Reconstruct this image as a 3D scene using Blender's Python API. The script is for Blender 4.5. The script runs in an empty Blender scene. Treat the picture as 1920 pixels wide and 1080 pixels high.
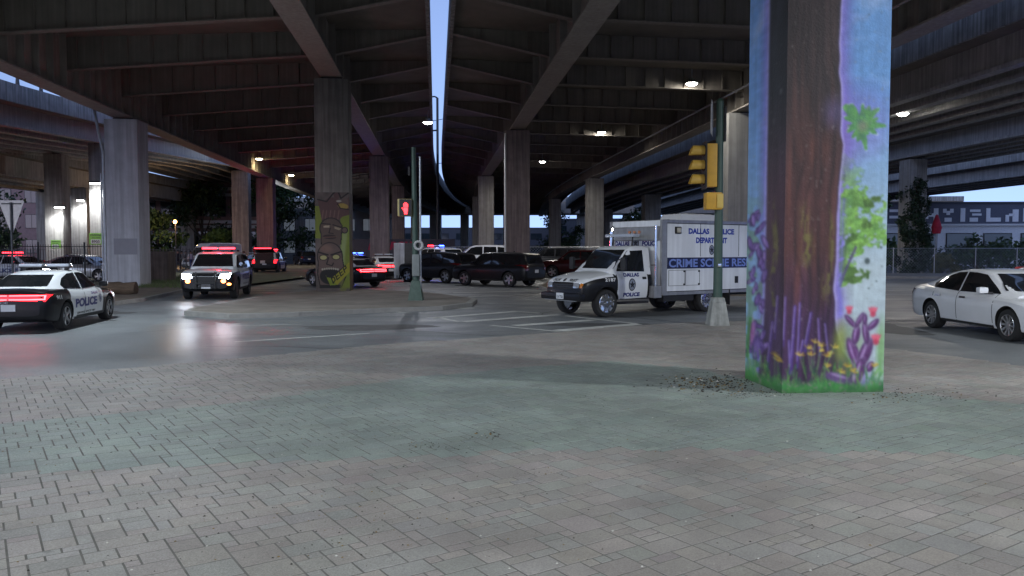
import bpy, bmesh, math, random
import numpy as np
from mathutils import Vector, Matrix
from mathutils.bvhtree import BVHTree
from math import sin, cos, pi, radians as R, sqrt, atan2
random.seed(7); rng = np.random.default_rng(7)
SC = bpy.context.scene; COL = SC.collection

# ---------------------------------------------------------------- camera, world, sun, exposure
F = 1500.0; CAMH = 1.9; PITCH = math.atan(72 / F)
cd = bpy.data.cameras.new('camera'); cd.sensor_width = 36; cd.lens = F / 1920 * 36; cd.clip_end = 4000; cd.clip_start = 0.05
cam = bpy.data.objects.new('camera', cd); COL.objects.link(cam)
cam.location = (0, 0, CAMH); cam.rotation_euler = (pi / 2 - PITCH, 0, 0); SC.camera = cam
W = bpy.data.worlds.new('World'); SC.world = W; W.use_nodes = True
wn = W.node_tree.nodes; wl = W.node_tree.links
sky = wn.new('ShaderNodeTexSky'); sky.sky_type = 'NISHITA'; sky.sun_disc = False
sky.sun_elevation = R(16); sky.sun_rotation = R(200); sky.altitude = 200; sky.air_density = 1.0; sky.dust_density = 0.2; sky.ozone_density = 5.0
tint = wn.new("ShaderNodeMix"); tint.data_type = "RGBA"; tint.blend_type = "MULTIPLY"; tint.inputs["Factor"].default_value = 1; tint.inputs["B"].default_value = (1.62, 1.05, .90, 1)
stc = wn.new('ShaderNodeTexCoord'); smp = wn.new('ShaderNodeMapping'); smp.inputs['Location'].default_value = (0, 0, .34); wl.new(stc.outputs['Generated'], smp.inputs[0]); snm = wn.new('ShaderNodeVectorMath'); snm.operation = 'NORMALIZE'; wl.new(smp.outputs[0], snm.inputs[0]); wl.new(snm.outputs[0], sky.inputs['Vector'])
wl.new(sky.outputs["Color"], tint.inputs["A"]); wl.new(tint.outputs["Result"], wn["Background"].inputs["Color"]); wn["Background"].inputs["Strength"].default_value = 0.15
sd = bpy.data.lights.new('sun', 'SUN'); sd.energy = 0.12; sd.angle = R(10); sd.color = (1, .93, .85)
so = bpy.data.objects.new('sun', sd); COL.objects.link(so); so.rotation_euler = (R(86), 0, R(-32)); so.location = (0, -20, 30)
SC.view_settings.view_transform = 'Standard'; SC.view_settings.look = 'None'; SC.view_settings.gamma = 1
SC.view_settings.exposure = 1.18
SC.cycles.use_denoising = True; SC.cycles.max_bounces = 6; SC.cycles.diffuse_bounces = 4; SC.cycles.sample_clamp_indirect = 4.0
SC.cycles.use_adaptive_sampling = True; SC.cycles.caustics_reflective = False; SC.cycles.caustics_refractive = False

# ---------------------------------------------------------------- measuring the photograph: pixel -> place
def ray(x, y):
    v = Vector(((x - 960) / F, 1, (540 - y) / F))
    return Vector((v.x, v.y * cos(PITCH) + v.z * sin(PITCH), v.z * cos(PITCH) - v.y * sin(PITCH)))
def G(x, y, z=0.0):
    r = ray(x, y); t = (z - CAMH) / r.z
    return Vector((r.x * t, r.y * t, z))
def at(x, y, d):
    r = ray(x, y); t = d / r.y
    return Vector((r.x * t, d, CAMH + r.z * t))

# ---------------------------------------------------------------- materials
def lin(c):
    return tuple(((v / 255) / 12.92 if v / 255 < .04045 else ((v / 255 + .055) / 1.055) ** 2.4) for v in c)
MATS = {}
def M(name, col=(.5, .5, .5), rough=.6, metal=0, var=.12, scale=6, bump=0., bscale=None, emis=None, es=0, coat=0, attr=None, spec=.5, streak=0., stretch=None, dirt=None):
    if name in MATS: return MATS[name]
    m = bpy.data.materials.new(name); m.use_nodes = True; n = m.node_tree.nodes; l = m.node_tree.links
    p = n['Principled BSDF']; p.inputs['Roughness'].default_value = rough; p.inputs['Metallic'].default_value = metal
    p.inputs['Specular IOR Level'].default_value = spec; p.inputs['Coat Weight'].default_value = coat; p.inputs['Coat Roughness'].default_value = .04
    tc = n.new('ShaderNodeTexCoord'); vec = tc.outputs['Object']
    if stretch:
        mp = n.new('ShaderNodeMapping'); mp.inputs['Scale'].default_value = stretch; l.new(vec, mp.inputs['Vector']); vec = mp.outputs[0]
    base = None
    if attr:
        a = n.new('ShaderNodeAttribute'); a.attribute_name = attr; base = a.outputs['Color']
    else:
        rgb = n.new('ShaderNodeRGB'); rgb.outputs[0].default_value = (*col, 1); base = rgb.outputs[0]
    if var > 0:
        nz = n.new('ShaderNodeTexNoise'); nz.inputs['Scale'].default_value = scale; nz.inputs['Detail'].default_value = 6; nz.inputs['Roughness'].default_value = .62
        l.new(vec, nz.inputs['Vector'])
        mr = n.new('ShaderNodeMapRange'); mr.inputs['From Min'].default_value = .25; mr.inputs['From Max'].default_value = .75
        mr.inputs['To Min'].default_value = 1 - var; mr.inputs['To Max'].default_value = 1 + var
        l.new(nz.outputs['Fac'], mr.inputs['Value'])
        mx = n.new('ShaderNodeMix'); mx.data_type = 'RGBA'; mx.blend_type = 'MULTIPLY'; mx.inputs['Factor'].default_value = 1
        l.new(base, mx.inputs['A']); l.new(mr.outputs[0], mx.inputs['B']); base = mx.outputs['Result']
    if streak > 0:     # rain streaks and grime running down a face
        mp = n.new('ShaderNodeMapping'); mp.inputs['Scale'].default_value = (3.2, 3.2, .14); l.new(tc.outputs['Object'], mp.inputs['Vector'])
        nz2 = n.new('ShaderNodeTexNoise'); nz2.inputs['Scale'].default_value = 2.2; nz2.inputs['Detail'].default_value = 5; l.new(mp.outputs[0], nz2.inputs['Vector'])
        m2 = n.new('ShaderNodeMapRange'); m2.inputs['From Min'].default_value = .38; m2.inputs['From Max'].default_value = .66
        m2.inputs['To Min'].default_value = 1 - streak; m2.inputs['To Max'].default_value = 1.06; l.new(nz2.outputs['Fac'], m2.inputs['Value'])
        mx = n.new('ShaderNodeMix'); mx.data_type = 'RGBA'; mx.blend_type = 'MULTIPLY'; mx.inputs['Factor'].default_value = 1
        l.new(base, mx.inputs['A']); l.new(m2.outputs[0], mx.inputs['B']); base = mx.outputs['Result']
    l.new(base, p.inputs['Base Color'])
    if bump > 0:
        nb = n.new('ShaderNodeTexNoise'); nb.inputs['Scale'].default_value = bscale or scale * 6; nb.inputs['Detail'].default_value = 4; l.new(vec, nb.inputs['Vector'])
        b = n.new('ShaderNodeBump'); b.inputs['Strength'].default_value = bump; b.inputs['Distance'].default_value = .02
        l.new(nb.outputs['Fac'], b.inputs['Height']); l.new(b.outputs[0], p.inputs['Normal'])
    if emis:
        p.inputs['Emission Color'].default_value = (*emis, 1); p.inputs['Emission Strength'].default_value = es
    MATS[name] = m
    return m

# ---------------------------------------------------------------- mesh collecting
class MB:
    def __init__(s): s.v = []; s.f = []; s.m = []; s.c = []
    def add(s, verts, faces, mi=0, mat=None):
        o = len(s.v)
        for p in verts:
            p = Vector(p); s.v.append(tuple(mat @ p if mat else p))
        for f in faces: s.f.append(tuple(i + o for i in f)); s.m.append(mi)
        return s
    def box(s, c, sz, mi=0, rz=0, mat=None, taper=1.0):
        x, y, z = sz[0] / 2, sz[1] / 2, sz[2] / 2; t = taper
        vs = [(-x, -y, -z), (x, -y, -z), (x, y, -z), (-x, y, -z), (-x * t, -y * t, z), (x * t, -y * t, z), (x * t, y * t, z), (-x * t, y * t, z)]
        mt = Matrix.Translation(c) @ Matrix.Rotation(rz, 4, 'Z')
        if mat: mt = mat @ mt
        return s.add(vs, [(0, 3, 2, 1), (4, 5, 6, 7), (0, 1, 5, 4), (1, 2, 6, 5), (2, 3, 7, 6), (3, 0, 4, 7)], mi, mt)
    def cbox(s, c, sz, b=.02, mi=0, rz=0, mat=None):   # box with bevelled edges
        bm = bmesh.new(); bmesh.ops.create_cube(bm, size=1)
        for v in bm.verts: v.co = Vector((v.co.x * sz[0], v.co.y * sz[1], v.co.z * sz[2]))
        bmesh.ops.bevel(bm, geom=bm.edges[:], offset=min(b, min(sz) * .45), segments=2, affect='EDGES', profile=.7)
        bm.verts.index_update()
        mt = Matrix.Translation(c) @ Matrix.Rotation(rz, 4, 'Z')
        if mat: mt = mat @ mt
        s.add([v.co.copy() for v in bm.verts], [[v.index for v in f.verts] for f in bm.faces], mi, mt); bm.free(); return s
    def tube(s, p0, p1, r0, r1=None, n=10, mi=0, cap=True):
        p0 = Vector(p0); p1 = Vector(p1); r1 = r0 if r1 is None else r1; d = (p1 - p0)
        if d.length < 1e-6: return s
        q = d.to_track_quat('Z', 'Y').to_matrix()
        vs = []
        for p, r in ((p0, r0), (p1, r1)):
            for k in range(n):
                a = 2 * pi * k / n; vs.append(p + q @ Vector((r * cos(a), r * sin(a), 0)))
        fs = [(k, (k + 1) % n, n + (k + 1) % n, n + k) for k in range(n)]
        if cap: fs += [tuple(range(n))[::-1], tuple(range(n, 2 * n))]
        return s.add(vs, fs, mi)
    def path(s, pts, r, n=8, mi=0):
        for a, b in zip(pts, pts[1:]): s.tube(a, b, r, r, n, mi)
        return s
    def lathe(s, prof, n=24, mi=0, mat=None):          # prof: (radius, z)
        vs = []
        for r, z in prof:
            for k in range(n): a = 2 * pi * k / n; vs.append((r * cos(a), r * sin(a), z))
        fs = []
        for j in range(len(prof) - 1):
            for k in range(n): fs.append((j * n + k, j * n + (k + 1) % n, (j + 1) * n + (k + 1) % n, (j + 1) * n + k))
        return s.add(vs, fs, mi, mat)
    def prism(s, poly, z0, z1, mi=0, mat=None):
        n = len(poly); vs = [(x, y, z0) for x, y in poly] + [(x, y, z1) for x, y in poly]
        return s.add(vs, [tuple(range(n))[::-1], tuple(range(n, 2 * n))] + [(k, (k + 1) % n, n + (k + 1) % n, n + k) for k in range(n)], mi, mat)
    def loft(s, rings, mi=0, closed=True, caps=True):
        n = len(rings[0]); vs = [p for r in rings for p in r]; fs = []
        for j in range(len(rings) - 1):
            for k in range(n if closed else n - 1): fs.append((j * n + k, j * n + (k + 1) % n, (j + 1) * n + (k + 1) % n, (j + 1) * n + k))
        if caps and closed: fs += [tuple(range(n))[::-1], tuple((len(rings) - 1) * n + k for k in range(n))]
        return s.add(vs, fs, mi)
    def mesh(s, name, mats, smooth=None, fix=True):
        me = bpy.data.meshes.new(name); me.from_pydata(s.v, [], s.f); me.validate(clean_customdata=False)
        for m in (mats if isinstance(mats, (list, tuple)) else [mats]): me.materials.append(m)
        if len(s.m) == len(me.polygons): me.polygons.foreach_set('material_index', s.m)
        if fix:
            bm = bmesh.new(); bm.from_mesh(me); bmesh.ops.recalc_face_normals(bm, faces=bm.faces[:]); bm.to_mesh(me); bm.free()
        if smooth is not None:
            me.polygons.foreach_set('use_smooth', [True] * len(me.polygons)); me.set_sharp_from_angle(angle=R(smooth))
        me.update(); return me
    def build(s, name, mats, parent=None, smooth=None, loc=None, fix=True):
        return link(name, s.mesh(name, mats, smooth, fix), parent, loc)
def link(name, me, parent=None, loc=None):
    o = bpy.data.objects.new(name, me); COL.objects.link(o)
    if parent: o.parent = parent
    if loc is not None: o.location = loc
    return o
def tag(o, label, cat, group=None, kind=None):
    if label: o['label'] = label
    if cat: o['category'] = cat
    if group: o['group'] = group
    if kind: o['kind'] = kind
    return o
def thing(name, label, cat, loc=(0, 0, 0), rz=0, group=None):
    o = bpy.data.objects.new(name, None); COL.objects.link(o); o.empty_display_size = .2
    o.location = loc; o.rotation_euler = (0, 0, rz)
    return tag(o, label, cat, group)
def struct(name, mb, m, smooth=None, fix=True):
    o = mb.build(name, m, None, smooth, fix=fix); o['kind'] = 'structure'; return o
def children(o): return [c for c in COL.objects if c.parent == o]
def copy_tree(o, parent=None):
    c = o.copy(); COL.objects.link(c)
    if parent: c.parent = parent
    for ch in children(o): copy_tree(ch, c)
    return c
_TXT = {}
def text2d(s, w, h, bold=.03, space=1.0, shear=0):       # lettering as flat 2-D mesh, centred, fitted to w x h
    k = (s, bold, space, shear)
    if k not in _TXT:
        c = bpy.data.curves.new('lettering', 'FONT'); c.body = s; c.offset = bold; c.space_character = space; c.resolution_u = 3; c.shear = shear
        o = bpy.data.objects.new('lettering', c); COL.objects.link(o); dg = bpy.context.evaluated_depsgraph_get(); dg.update()
        me = bpy.data.meshes.new_from_object(o.evaluated_get(dg))
        v = np.array([p.co[:2] for p in me.vertices]); f = [tuple(p.vertices) for p in me.polygons]
        bpy.data.objects.remove(o); bpy.data.curves.remove(c); bpy.data.meshes.remove(me)
        v -= (v.max(0) + v.min(0)) / 2; v /= (v.max(0) - v.min(0)); _TXT[k] = (v, f)
    v, f = _TXT[k]
    return v * np.array([w, h]), f
def poly2d(poly, cuts=2):
    bm = bmesh.new(); vs = [bm.verts.new((p[0], p[1], 0)) for p in poly]; bm.faces.new(vs)
    bmesh.ops.triangulate(bm, faces=bm.faces[:])
    if cuts: bmesh.ops.subdivide_edges(bm, edges=bm.edges[:], cuts=cuts, use_grid_fill=True)
    bm.verts.index_update(); v = np.array([p.co[:2] for p in bm.verts]); f = [tuple(q.index for q in fa.verts) for fa in bm.faces]; bm.free()
    return v, f
def lamp(kind, loc, energy, color=(1, 1, 1), size=.3, rot=(0, 0, 0), spot=150, blend=.6, parent=None, name='lamp_light', spec=1.0):
    d = bpy.data.lights.new(name, kind); d.energy = energy; d.color = color; d.specular_factor = spec
    if kind == 'AREA': d.shape = 'DISK'; d.size = size
    else: d.shadow_soft_size = size
    if kind == 'SPOT': d.spot_size = R(spot); d.spot_blend = blend
    o = bpy.data.objects.new(name, d); COL.objects.link(o); o.location = loc; o.rotation_euler = rot
    if parent: o.parent = parent
    return o
# ---------------------------------------------------------------- shared materials
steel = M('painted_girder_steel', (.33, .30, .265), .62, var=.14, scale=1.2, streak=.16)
steel_dark = M('dark_beam_steel', (.24, .215, .185), .7, var=.16, scale=1.0, streak=.14)  # beam steel set darker than the girder steel
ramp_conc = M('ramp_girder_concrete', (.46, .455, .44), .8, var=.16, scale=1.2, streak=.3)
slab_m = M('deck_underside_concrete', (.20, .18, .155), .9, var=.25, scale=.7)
parapet_m = M('weathered_parapet_concrete', (.34, .34, .33), .85, var=.3, scale=1.3, streak=.45)
conc = M('column_concrete', (.40, .385, .36), .85, var=.14, scale=2.2, bump=.25, streak=.30)
conc_pink_lit = M('pink_lit_column_concrete', (.27, .215, .20), .85, var=.2, scale=2.0, bump=.25, streak=.35)  # pink cast of the red police lights put into the base colour
asphalt_kerb = M('kerb_concrete', (.31, .30, .275), .85, var=.22, scale=2.5, bump=.3)
dirt = M('packed_dirt', (.17, .145, .11), .95, var=.35, scale=1.7, bump=.6, bscale=30)
dark_metal = M('dark_metal', (.035, .035, .038), .45, metal=.3, var=.1)
galv = M('galvanised_metal', (.42, .43, .44), .42, metal=.75, var=.15)
white_line = M('worn_road_paint', (.56, .56, .53), .7, var=.3, scale=3.0)

# ---------------------------------------------------------------- ground and road
def asphalt(name, col, wet):
    m = M(name, col, .55, var=.2, scale=.55, bump=.35, bscale=70)
    n = m.node_tree.nodes; l = m.node_tree.links; p = n['Principled BSDF']
    tc = n.new('ShaderNodeTexCoord')
    mp = n.new('ShaderNodeMapping'); mp.inputs['Scale'].default_value = (.35, .9, 1); l.new(tc.outputs['Object'], mp.inputs[0])
    z = n.new('ShaderNodeTexNoise'); z.inputs['Scale'].default_value = 1.0; z.inputs['Detail'].default_value = 5; l.new(mp.outputs[0], z.inputs['Vector'])
    src = p.inputs['Base Color'].links[0].from_socket       # pale aggregate in the tar
    g_ = n.new('ShaderNodeTexNoise'); g_.inputs['Scale'].default_value = 28; g_.inputs['Detail'].default_value = 4; g_.inputs['Roughness'].default_value = .7; l.new(tc.outputs['Object'], g_.inputs['Vector'])
    gr_ = n.new('ShaderNodeMapRange'); gr_.inputs['From Min'].default_value = .3; gr_.inputs['From Max'].default_value = .7; gr_.inputs['To Min'].default_value = .70; gr_.inputs['To Max'].default_value = 1.32; l.new(g_.outputs['Fac'], gr_.inputs['Value'])
    gm_ = n.new('ShaderNodeMix'); gm_.data_type = 'RGBA'; gm_.blend_type = 'MULTIPLY'; gm_.inputs['Factor'].default_value = 1; l.new(src, gm_.inputs['A']); l.new(gr_.outputs[0], gm_.inputs['B']); l.new(gm_.outputs['Result'], p.inputs['Base Color'])
    r = n.new('ShaderNodeMapRange'); r.inputs['From Min'].default_value = .35; r.inputs['From Max'].default_value = .65
    r.inputs['To Min'].default_value = wet; r.inputs['To Max'].default_value = .62
    l.new(z.outputs['Fac'], r.inputs['Value']); l.new(r.outputs[0], p.inputs['Roughness'])
    return m
road_m = asphalt('road_asphalt', (.180, .190, .196), .36)
def wet_film(m):       # a thin damp film on the near lane, smoother than the dry asphalt round it
    n = m.node_tree.nodes; l = m.node_tree.links; p = n['Principled BSDF']; src = p.inputs['Roughness'].links[0].from_socket
    tc = n.new('ShaderNodeTexCoord'); mp = n.new('ShaderNodeMapping'); mp.vector_type = 'TEXTURE'; mp.inputs['Location'].default_value = (-7.6, 16.8, 0); mp.inputs['Scale'].default_value = (3.6, 6.2, 1); l.new(tc.outputs['Object'], mp.inputs[0])
    ln = n.new('ShaderNodeVectorMath'); ln.operation = 'LENGTH'; l.new(mp.outputs[0], ln.inputs[0])
    z = n.new('ShaderNodeTexNoise'); z.inputs['Scale'].default_value = .9; z.inputs['Detail'].default_value = 6; z.inputs['Roughness'].default_value = .65; l.new(tc.outputs['Object'], z.inputs['Vector'])
    ad = n.new('ShaderNodeMath'); ad.operation = 'MULTIPLY_ADD'; ad.inputs[1].default_value = .9; l.new(z.outputs['Fac'], ad.inputs[0]); l.new(ln.outputs['Value'], ad.inputs[2])
    r = n.new('ShaderNodeMapRange'); r.inputs['From Min'].default_value = .75; r.inputs['From Max'].default_value = 1.55; r.inputs['To Min'].default_value = 1; r.inputs['To Max'].default_value = 0; l.new(ad.outputs[0], r.inputs['Value'])
    mx = n.new('ShaderNodeMix'); l.new(r.outputs[0], mx.inputs['Factor']); l.new(src, mx.inputs['A']); mx.inputs['B'].default_value = .31; l.new(mx.outputs['Result'], p.inputs['Roughness'])
wet_film(road_m)
ground_m = asphalt('lot_asphalt', (.085, .084, .08), .5)
g = MB(); g.add([(-900, -300, -.02), (900, -300, -.02), (900, 1500, -.02), (-900, 1500, -.02)], [(0, 1, 2, 3)]); struct('ground', g, ground_m)
rd = MB(); rd.add([(-70, -40, 0), (70, -40, 0), (70, 64, 0), (-70, 64, 0)], [(0, 1, 2, 3)]); struct('road', rd, road_m)

def px_poly(pts, z): return [tuple(G(x, y, z)) for x, y in pts]
def sheet(name, pts, z, m, parent=None):
    mb = MB(); q = px_poly(pts, z); mb.add(q, [tuple(range(len(q)))]); return mb
def blob(cx, cy, rx, ry, z, seed, n=40):
    r = random.Random(seed); ph = [r.uniform(0, 6.28) for _ in range(4)]
    pts = []
    for k in range(n):
        a = 2 * pi * k / n; s = 1 + .12 * sin(2 * a + ph[0]) + .10 * sin(3 * a + ph[1]) + .07 * sin(7 * a + ph[2]) + .05 * sin(11 * a + ph[3])
        pts.append((cx + rx * s * cos(a), cy + ry * s * sin(a), z))
    return pts

# ---------------------------------------------------------------- plaza of mixed pavers
def inside(P, poly):
    x, y = P[:, 0], P[:, 1]; c = np.zeros(len(P), bool); n = len(poly)
    for i in range(n):
        x1, y1 = poly[i][:2]; x2, y2 = poly[(i + 1) % n][:2]
        if y1 == y2: continue
        k = ((y1 > y) != (y2 > y)) & (x < (x2 - x1) * (y - y1) / (y2 - y1) + x1); c ^= k
    return c
edge_px = [(-260, 742), (0, 715), (250, 693), (480, 672), (700, 650), (900, 636), (1050, 625), (1150, 615), (1250, 609), (1330, 605), (1410, 604), (1480, 609), (1560, 624), (1660, 656), (1800, 673), (1920, 690), (2300, 745)]
edge = [G(x, y) for x, y in edge_px]
plaza = [(p.x, p.y) for p in edge] + [(16, 2.2), (-14, 2.2)]
gtop = [(-300, 830), (0, 800), (240, 780), (480, 755), (560, 742), (760, 712), (1000, 690), (1150, 680), (1300, 692), (1460, 724), (1700, 742), (1920, 762), (2300, 800)]
gbot = [(-300, 915), (0, 895), (200, 886), (430, 873), (600, 868), (960, 852), (1250, 848), (1600, 850), (1920, 862), (2300, 885)]
green = [tuple(G(x, y))[:2] for x, y in gtop] + [tuple(G(x, y))[:2] for x, y in gbot[::-1]]
pb = MB(); pb.prism(plaza, -.01, .0242); struct('plaza_base', pb, M('paver_joint_sand', (.15, .142, .13), .95, var=.35, scale=6))
def paving():
    u = .095; ang = R(34); ca, sa = cos(ang), sin(ang); N = 450
    occ = np.zeros((N, N), bool); r = random.Random(11); items = []
    sizes = [(3, 2), (3, 2), (2, 2), (2, 3), (3, 3), (2, 1), (1, 2), (1, 1)]
    ox, oy = 1.0, 12.0
    # coarse mask of cells near the plaza
    I, J = np.meshgrid(np.arange(N), np.arange(N), indexing='ij')
    LX = (I - N / 2) * u; LY = (J - N / 2) * u
    P = np.stack([ox + LX * ca - LY * sa, oy + LX * sa + LY * ca], -1).reshape(-1, 2)
    keep = inside(P, plaza).reshape(N, N); occ |= ~keep
    for i in range(N - 3):
        for j in range(N - 3):
            if occ[i, j]: continue
            k0 = r.random()
            order = sizes[:] if k0 < .75 else sizes[2:]
            r.shuffle(order) if k0 < .55 else None
            for a, b in order + [(1, 1)]:
                if not occ[i:i + a, j:j + b].any():
                    occ[i:i + a, j:j + b] = True; items.append((i, j, a, b)); break
    it = np.array(items, float); n = len(it); gap = .0042
    cxy = np.stack([(it[:, 0] + it[:, 2] / 2 - N / 2) * u, (it[:, 1] + it[:, 3] / 2 - N / 2) * u], -1)
    hx = it[:, 2] * u / 2 - gap; hy = it[:, 3] * u / 2 - gap
    wc = np.stack([ox + cxy[:, 0] * ca - cxy[:, 1] * sa, oy + cxy[:, 0] * sa + cxy[:, 1] * ca], -1)
    isg = inside(wc, green)
    zt = .026 + np.abs(rng.normal(0, .0007, n)); tx = rng.normal(0, .0016, n); ty = rng.normal(0, .0016, n)
    V = np.zeros((n, 8, 3))
    for k, (sx, sy) in enumerate(((-1, -1), (1, -1), (1, 1), (-1, 1))):
        for lo in (0, 1):
            ins = .0035 if lo == 0 else 0
            lx = cxy[:, 0] + sx * (hx - ins); ly = cxy[:, 1] + sy * (hy - ins)
            V[:, k + 4 * lo, 0] = ox + lx * ca - ly * sa; V[:, k + 4 * lo, 1] = oy + lx * sa + ly * ca
            V[:, k + 4 * lo, 2] = (zt + tx * sx * hx * 2 + ty * sy * hy * 2) if lo == 0 else .018
    base = np.arange(n)[:, None] * 8
    fs = np.concatenate([base + np.array([[0, 1, 2, 3]]), base + np.array([[4, 5, 1, 0]]), base + np.array([[5, 6, 2, 1]]), base + np.array([[6, 7, 3, 2]]), base + np.array([[7, 4, 0, 3]])], 1).reshape(-1, 4)
    me = bpy.data.meshes.new('paving'); me.from_pydata(V.reshape(-1, 3), [], fs.tolist())
    cg = np.array([.272, .312, .280]); cm = np.array([.334, .302, .276]); cn = np.array([.322, .308, .284])
    near = (wc[:, 1] < 9.5) | (rng.random(n) < .12)
    col = np.where(isg[:, None], cg, np.where((rng.random(n) < .35)[:, None], cn, cm))
    col = col * (1 + rng.normal(0, .042, n))[:, None] * (1 + rng.normal(0, .012, (n, 3)))
    ca_ = me.color_attributes.new('tint', 'FLOAT_COLOR', 'POINT')
    ca_.data.foreach_set('color', np.concatenate([np.repeat(col, 8, 0), np.ones((n * 8, 1))], 1).ravel())
    m = M('paver_blocks', rough=.58, attr='tint', var=.22, scale=1.1, bump=.5, bscale=120)
    # fine speckle of grit and pale scuffs
    nn = m.node_tree.nodes; ll = m.node_tree.links; p = nn['Principled BSDF']; src = p.inputs['Base Color'].links[0].from_socket
    tc = nn.new('ShaderNodeTexCoord'); z = nn.new('ShaderNodeTexNoise'); z.inputs['Scale'].default_value = 90; z.inputs['Detail'].default_value = 3; ll.new(tc.outputs['Object'], z.inputs['Vector'])
    r1 = nn.new('ShaderNodeMapRange'); r1.inputs['From Min'].default_value = .3; r1.inputs['From Max'].default_value = .7; r1.inputs['To Min'].default_value = .78; r1.inputs['To Max'].default_value = 1.22
    ll.new(z.outputs['Fac'], r1.inputs['Value']); mx = nn.new('ShaderNodeMix'); mx.data_type = 'RGBA'; mx.blend_type = 'MULTIPLY'; mx.inputs['Factor'].default_value = 1
    ll.new(src, mx.inputs['A']); ll.new(r1.outputs[0], mx.inputs['B']); ll.new(mx.outputs['Result'], p.inputs['Base Color'])
    src = p.inputs['Base Color'].links[0].from_socket       # old gum and oil spots
    vo = nn.new('ShaderNodeTexVoronoi'); vo.inputs['Scale'].default_value = 2.6; ll.new(tc.outputs['Object'], vo.inputs['Vector'])
    r2 = nn.new('ShaderNodeMapRange'); r2.inputs['From Min'].default_value = .045; r2.inputs['From Max'].default_value = .085; r2.inputs['To Min'].default_value = .66; r2.inputs['To Max'].default_value = 1; ll.new(vo.outputs['Distance'], r2.inputs['Value'])
    st = nn.new('ShaderNodeTexNoise'); st.inputs['Scale'].default_value = .42; st.inputs['Detail'].default_value = 5; ll.new(tc.outputs['Object'], st.inputs['Vector'])
    r3 = nn.new('ShaderNodeMapRange'); r3.inputs['From Min'].default_value = .34; r3.inputs['From Max'].default_value = .60; r3.inputs['To Min'].default_value = .80; r3.inputs['To Max'].default_value = 1.05; ll.new(st.outputs['Fac'], r3.inputs['Value'])
    mm = nn.new('ShaderNodeMath'); mm.operation = 'MULTIPLY'; ll.new(r2.outputs[0], mm.inputs[0]); ll.new(r3.outputs[0], mm.inputs[1])
    mx = nn.new('ShaderNodeMix'); mx.data_type = 'RGBA'; mx.blend_type = 'MULTIPLY'; mx.inputs['Factor'].default_value = 1; ll.new(src, mx.inputs['A']); ll.new(mm.outputs[0], mx.inputs['B']); ll.new(mx.outputs['Result'], p.inputs['Base Color'])
    me.materials.append(m); o = link('plaza_paving', me); o['kind'] = 'structure'
paving()
# grit, leaves and crumbs scattered on the pavers
def litter():
    mb = MB(); r = random.Random(5)
    def crumb(x, y, s, mi):
        a = r.uniform(0, 6.28); k = 5; e = r.uniform(.4, 1)
        top = [(x + s * cos(a + 6.28 * q / k) * r.uniform(.6, 1), y + s * e * sin(a + 6.28 * q / k) * r.uniform(.6, 1), .027) for q in range(k)]
        mb.add(top + [(x, y, .027 + s * .55)], [(q, (q + 1) % k, k) for q in range(k)], mi)
    def spot(px, py, n, sx, sy, smin, smax):
        for _ in range(n):
            p = G(r.gauss(px, sx), r.gauss(py, sy))
            if p.y < 2.5 or p.y > 20: continue
            crumb(p.x, p.y, r.uniform(smin, smax), 0 if r.random() < .74 else (1 if r.random() < .85 else 2))
    spot(1335, 722, 420, 48, 9, .008, .030); spot(1420, 742, 120, 40, 4, .006, .02); spot(1700, 744, 130, 70, 8, .006, .022)
    spot(640, 985, 100, 130, 36, .004, .013); spot(330, 930, 50, 90, 28, .003, .008); spot(915, 820, 22, 16, 4, .008, .022); spot(800, 842, 30, 40, 6, .005, .014)
    spot(720, 925, 40, 110, 22, .003, .009); spot(1010, 890, 20, 30, 6, .004, .011)
    for _ in range(620): 
        p = G(r.uniform(-50, 1980), r.choice([r.uniform(730, 860), r.uniform(720, 1080)])); crumb(p.x, p.y, r.uniform(.004, .013), 0 if r.random() < .6 else (1 if r.random() < .5 else 2))
    o = mb.build('leaf_litter', [M('dark_crumbs', (.03, .024, .018), .9, var=.3), M('dry_leaves', (.20, .13, .04), .9, var=.3), M('pale_grit', (.55, .53, .48), .8, var=.2)])
    tag(o, 'dark crumbs, dry leaves and pale grit strewn over the paved plaza', 'litter', kind='stuff')
litter()

# ---------------------------------------------------------------- kerbed islands
def island(name, pts, h, label=None, mats=None):
    q = [tuple(G(x, y))[:2] for x, y in pts]
    mb = MB(); mb.prism(q, -.01, h, 0)
    c = Vector((sum(p[0] for p in q) / len(q), sum(p[1] for p in q) / len(q)))
    inn = [(p[0] + (c.x - p[0]) / max((Vector(p) - c).length, .1) * .22, p[1] + (c.y - p[1]) / max((Vector(p) - c).length, .1) * .22, h + .004) for p in q]
    mb.add(inn, [tuple(range(len(inn)))], 1)
    return struct(name, mb, [asphalt_kerb, mats or dirt])
island('traffic_island', [(345, 592), (430, 598), (560, 594), (700, 587), (830, 582), (885, 575), (895, 566), (810, 554), (680, 547), (590, 549), (480, 563), (400, 577), (355, 585)], .13, mats=M('island_concrete', (.235, .21, .18), .9, var=.35, scale=.9, bump=.5, bscale=25))
island('pavement_left', [(-260, 566), (205, 574), (270, 565), (342, 549), (352, 538), (338, 520), (290, 508), (-300, 506)], .13)
island('pavement_far', [(470, 521), (620, 525), (760, 512), (745, 499), (560, 496), (480, 503)], .12, mats=M('worn_grass_dirt', (.20, .165, .115), .95, var=.3, scale=.8, bump=.5))
mbl = MB(); mbl.prism([(-13, 54.2), (14, 52.6), (16, 66), (-13, 66)], -.01, .28); struct('parking_area', mbl, ground_m)
island('pavement_under_deck', [(1010, 541), (1085, 566), (1500, 560), (1500, 512), (1060, 506)], .12)
mbv = MB(); mbv.prism([(20, 52.5), (75, 50), (75, 58), (20, 60)], -.01, .14); struct('pavement_right', mbv, asphalt_kerb)
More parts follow.
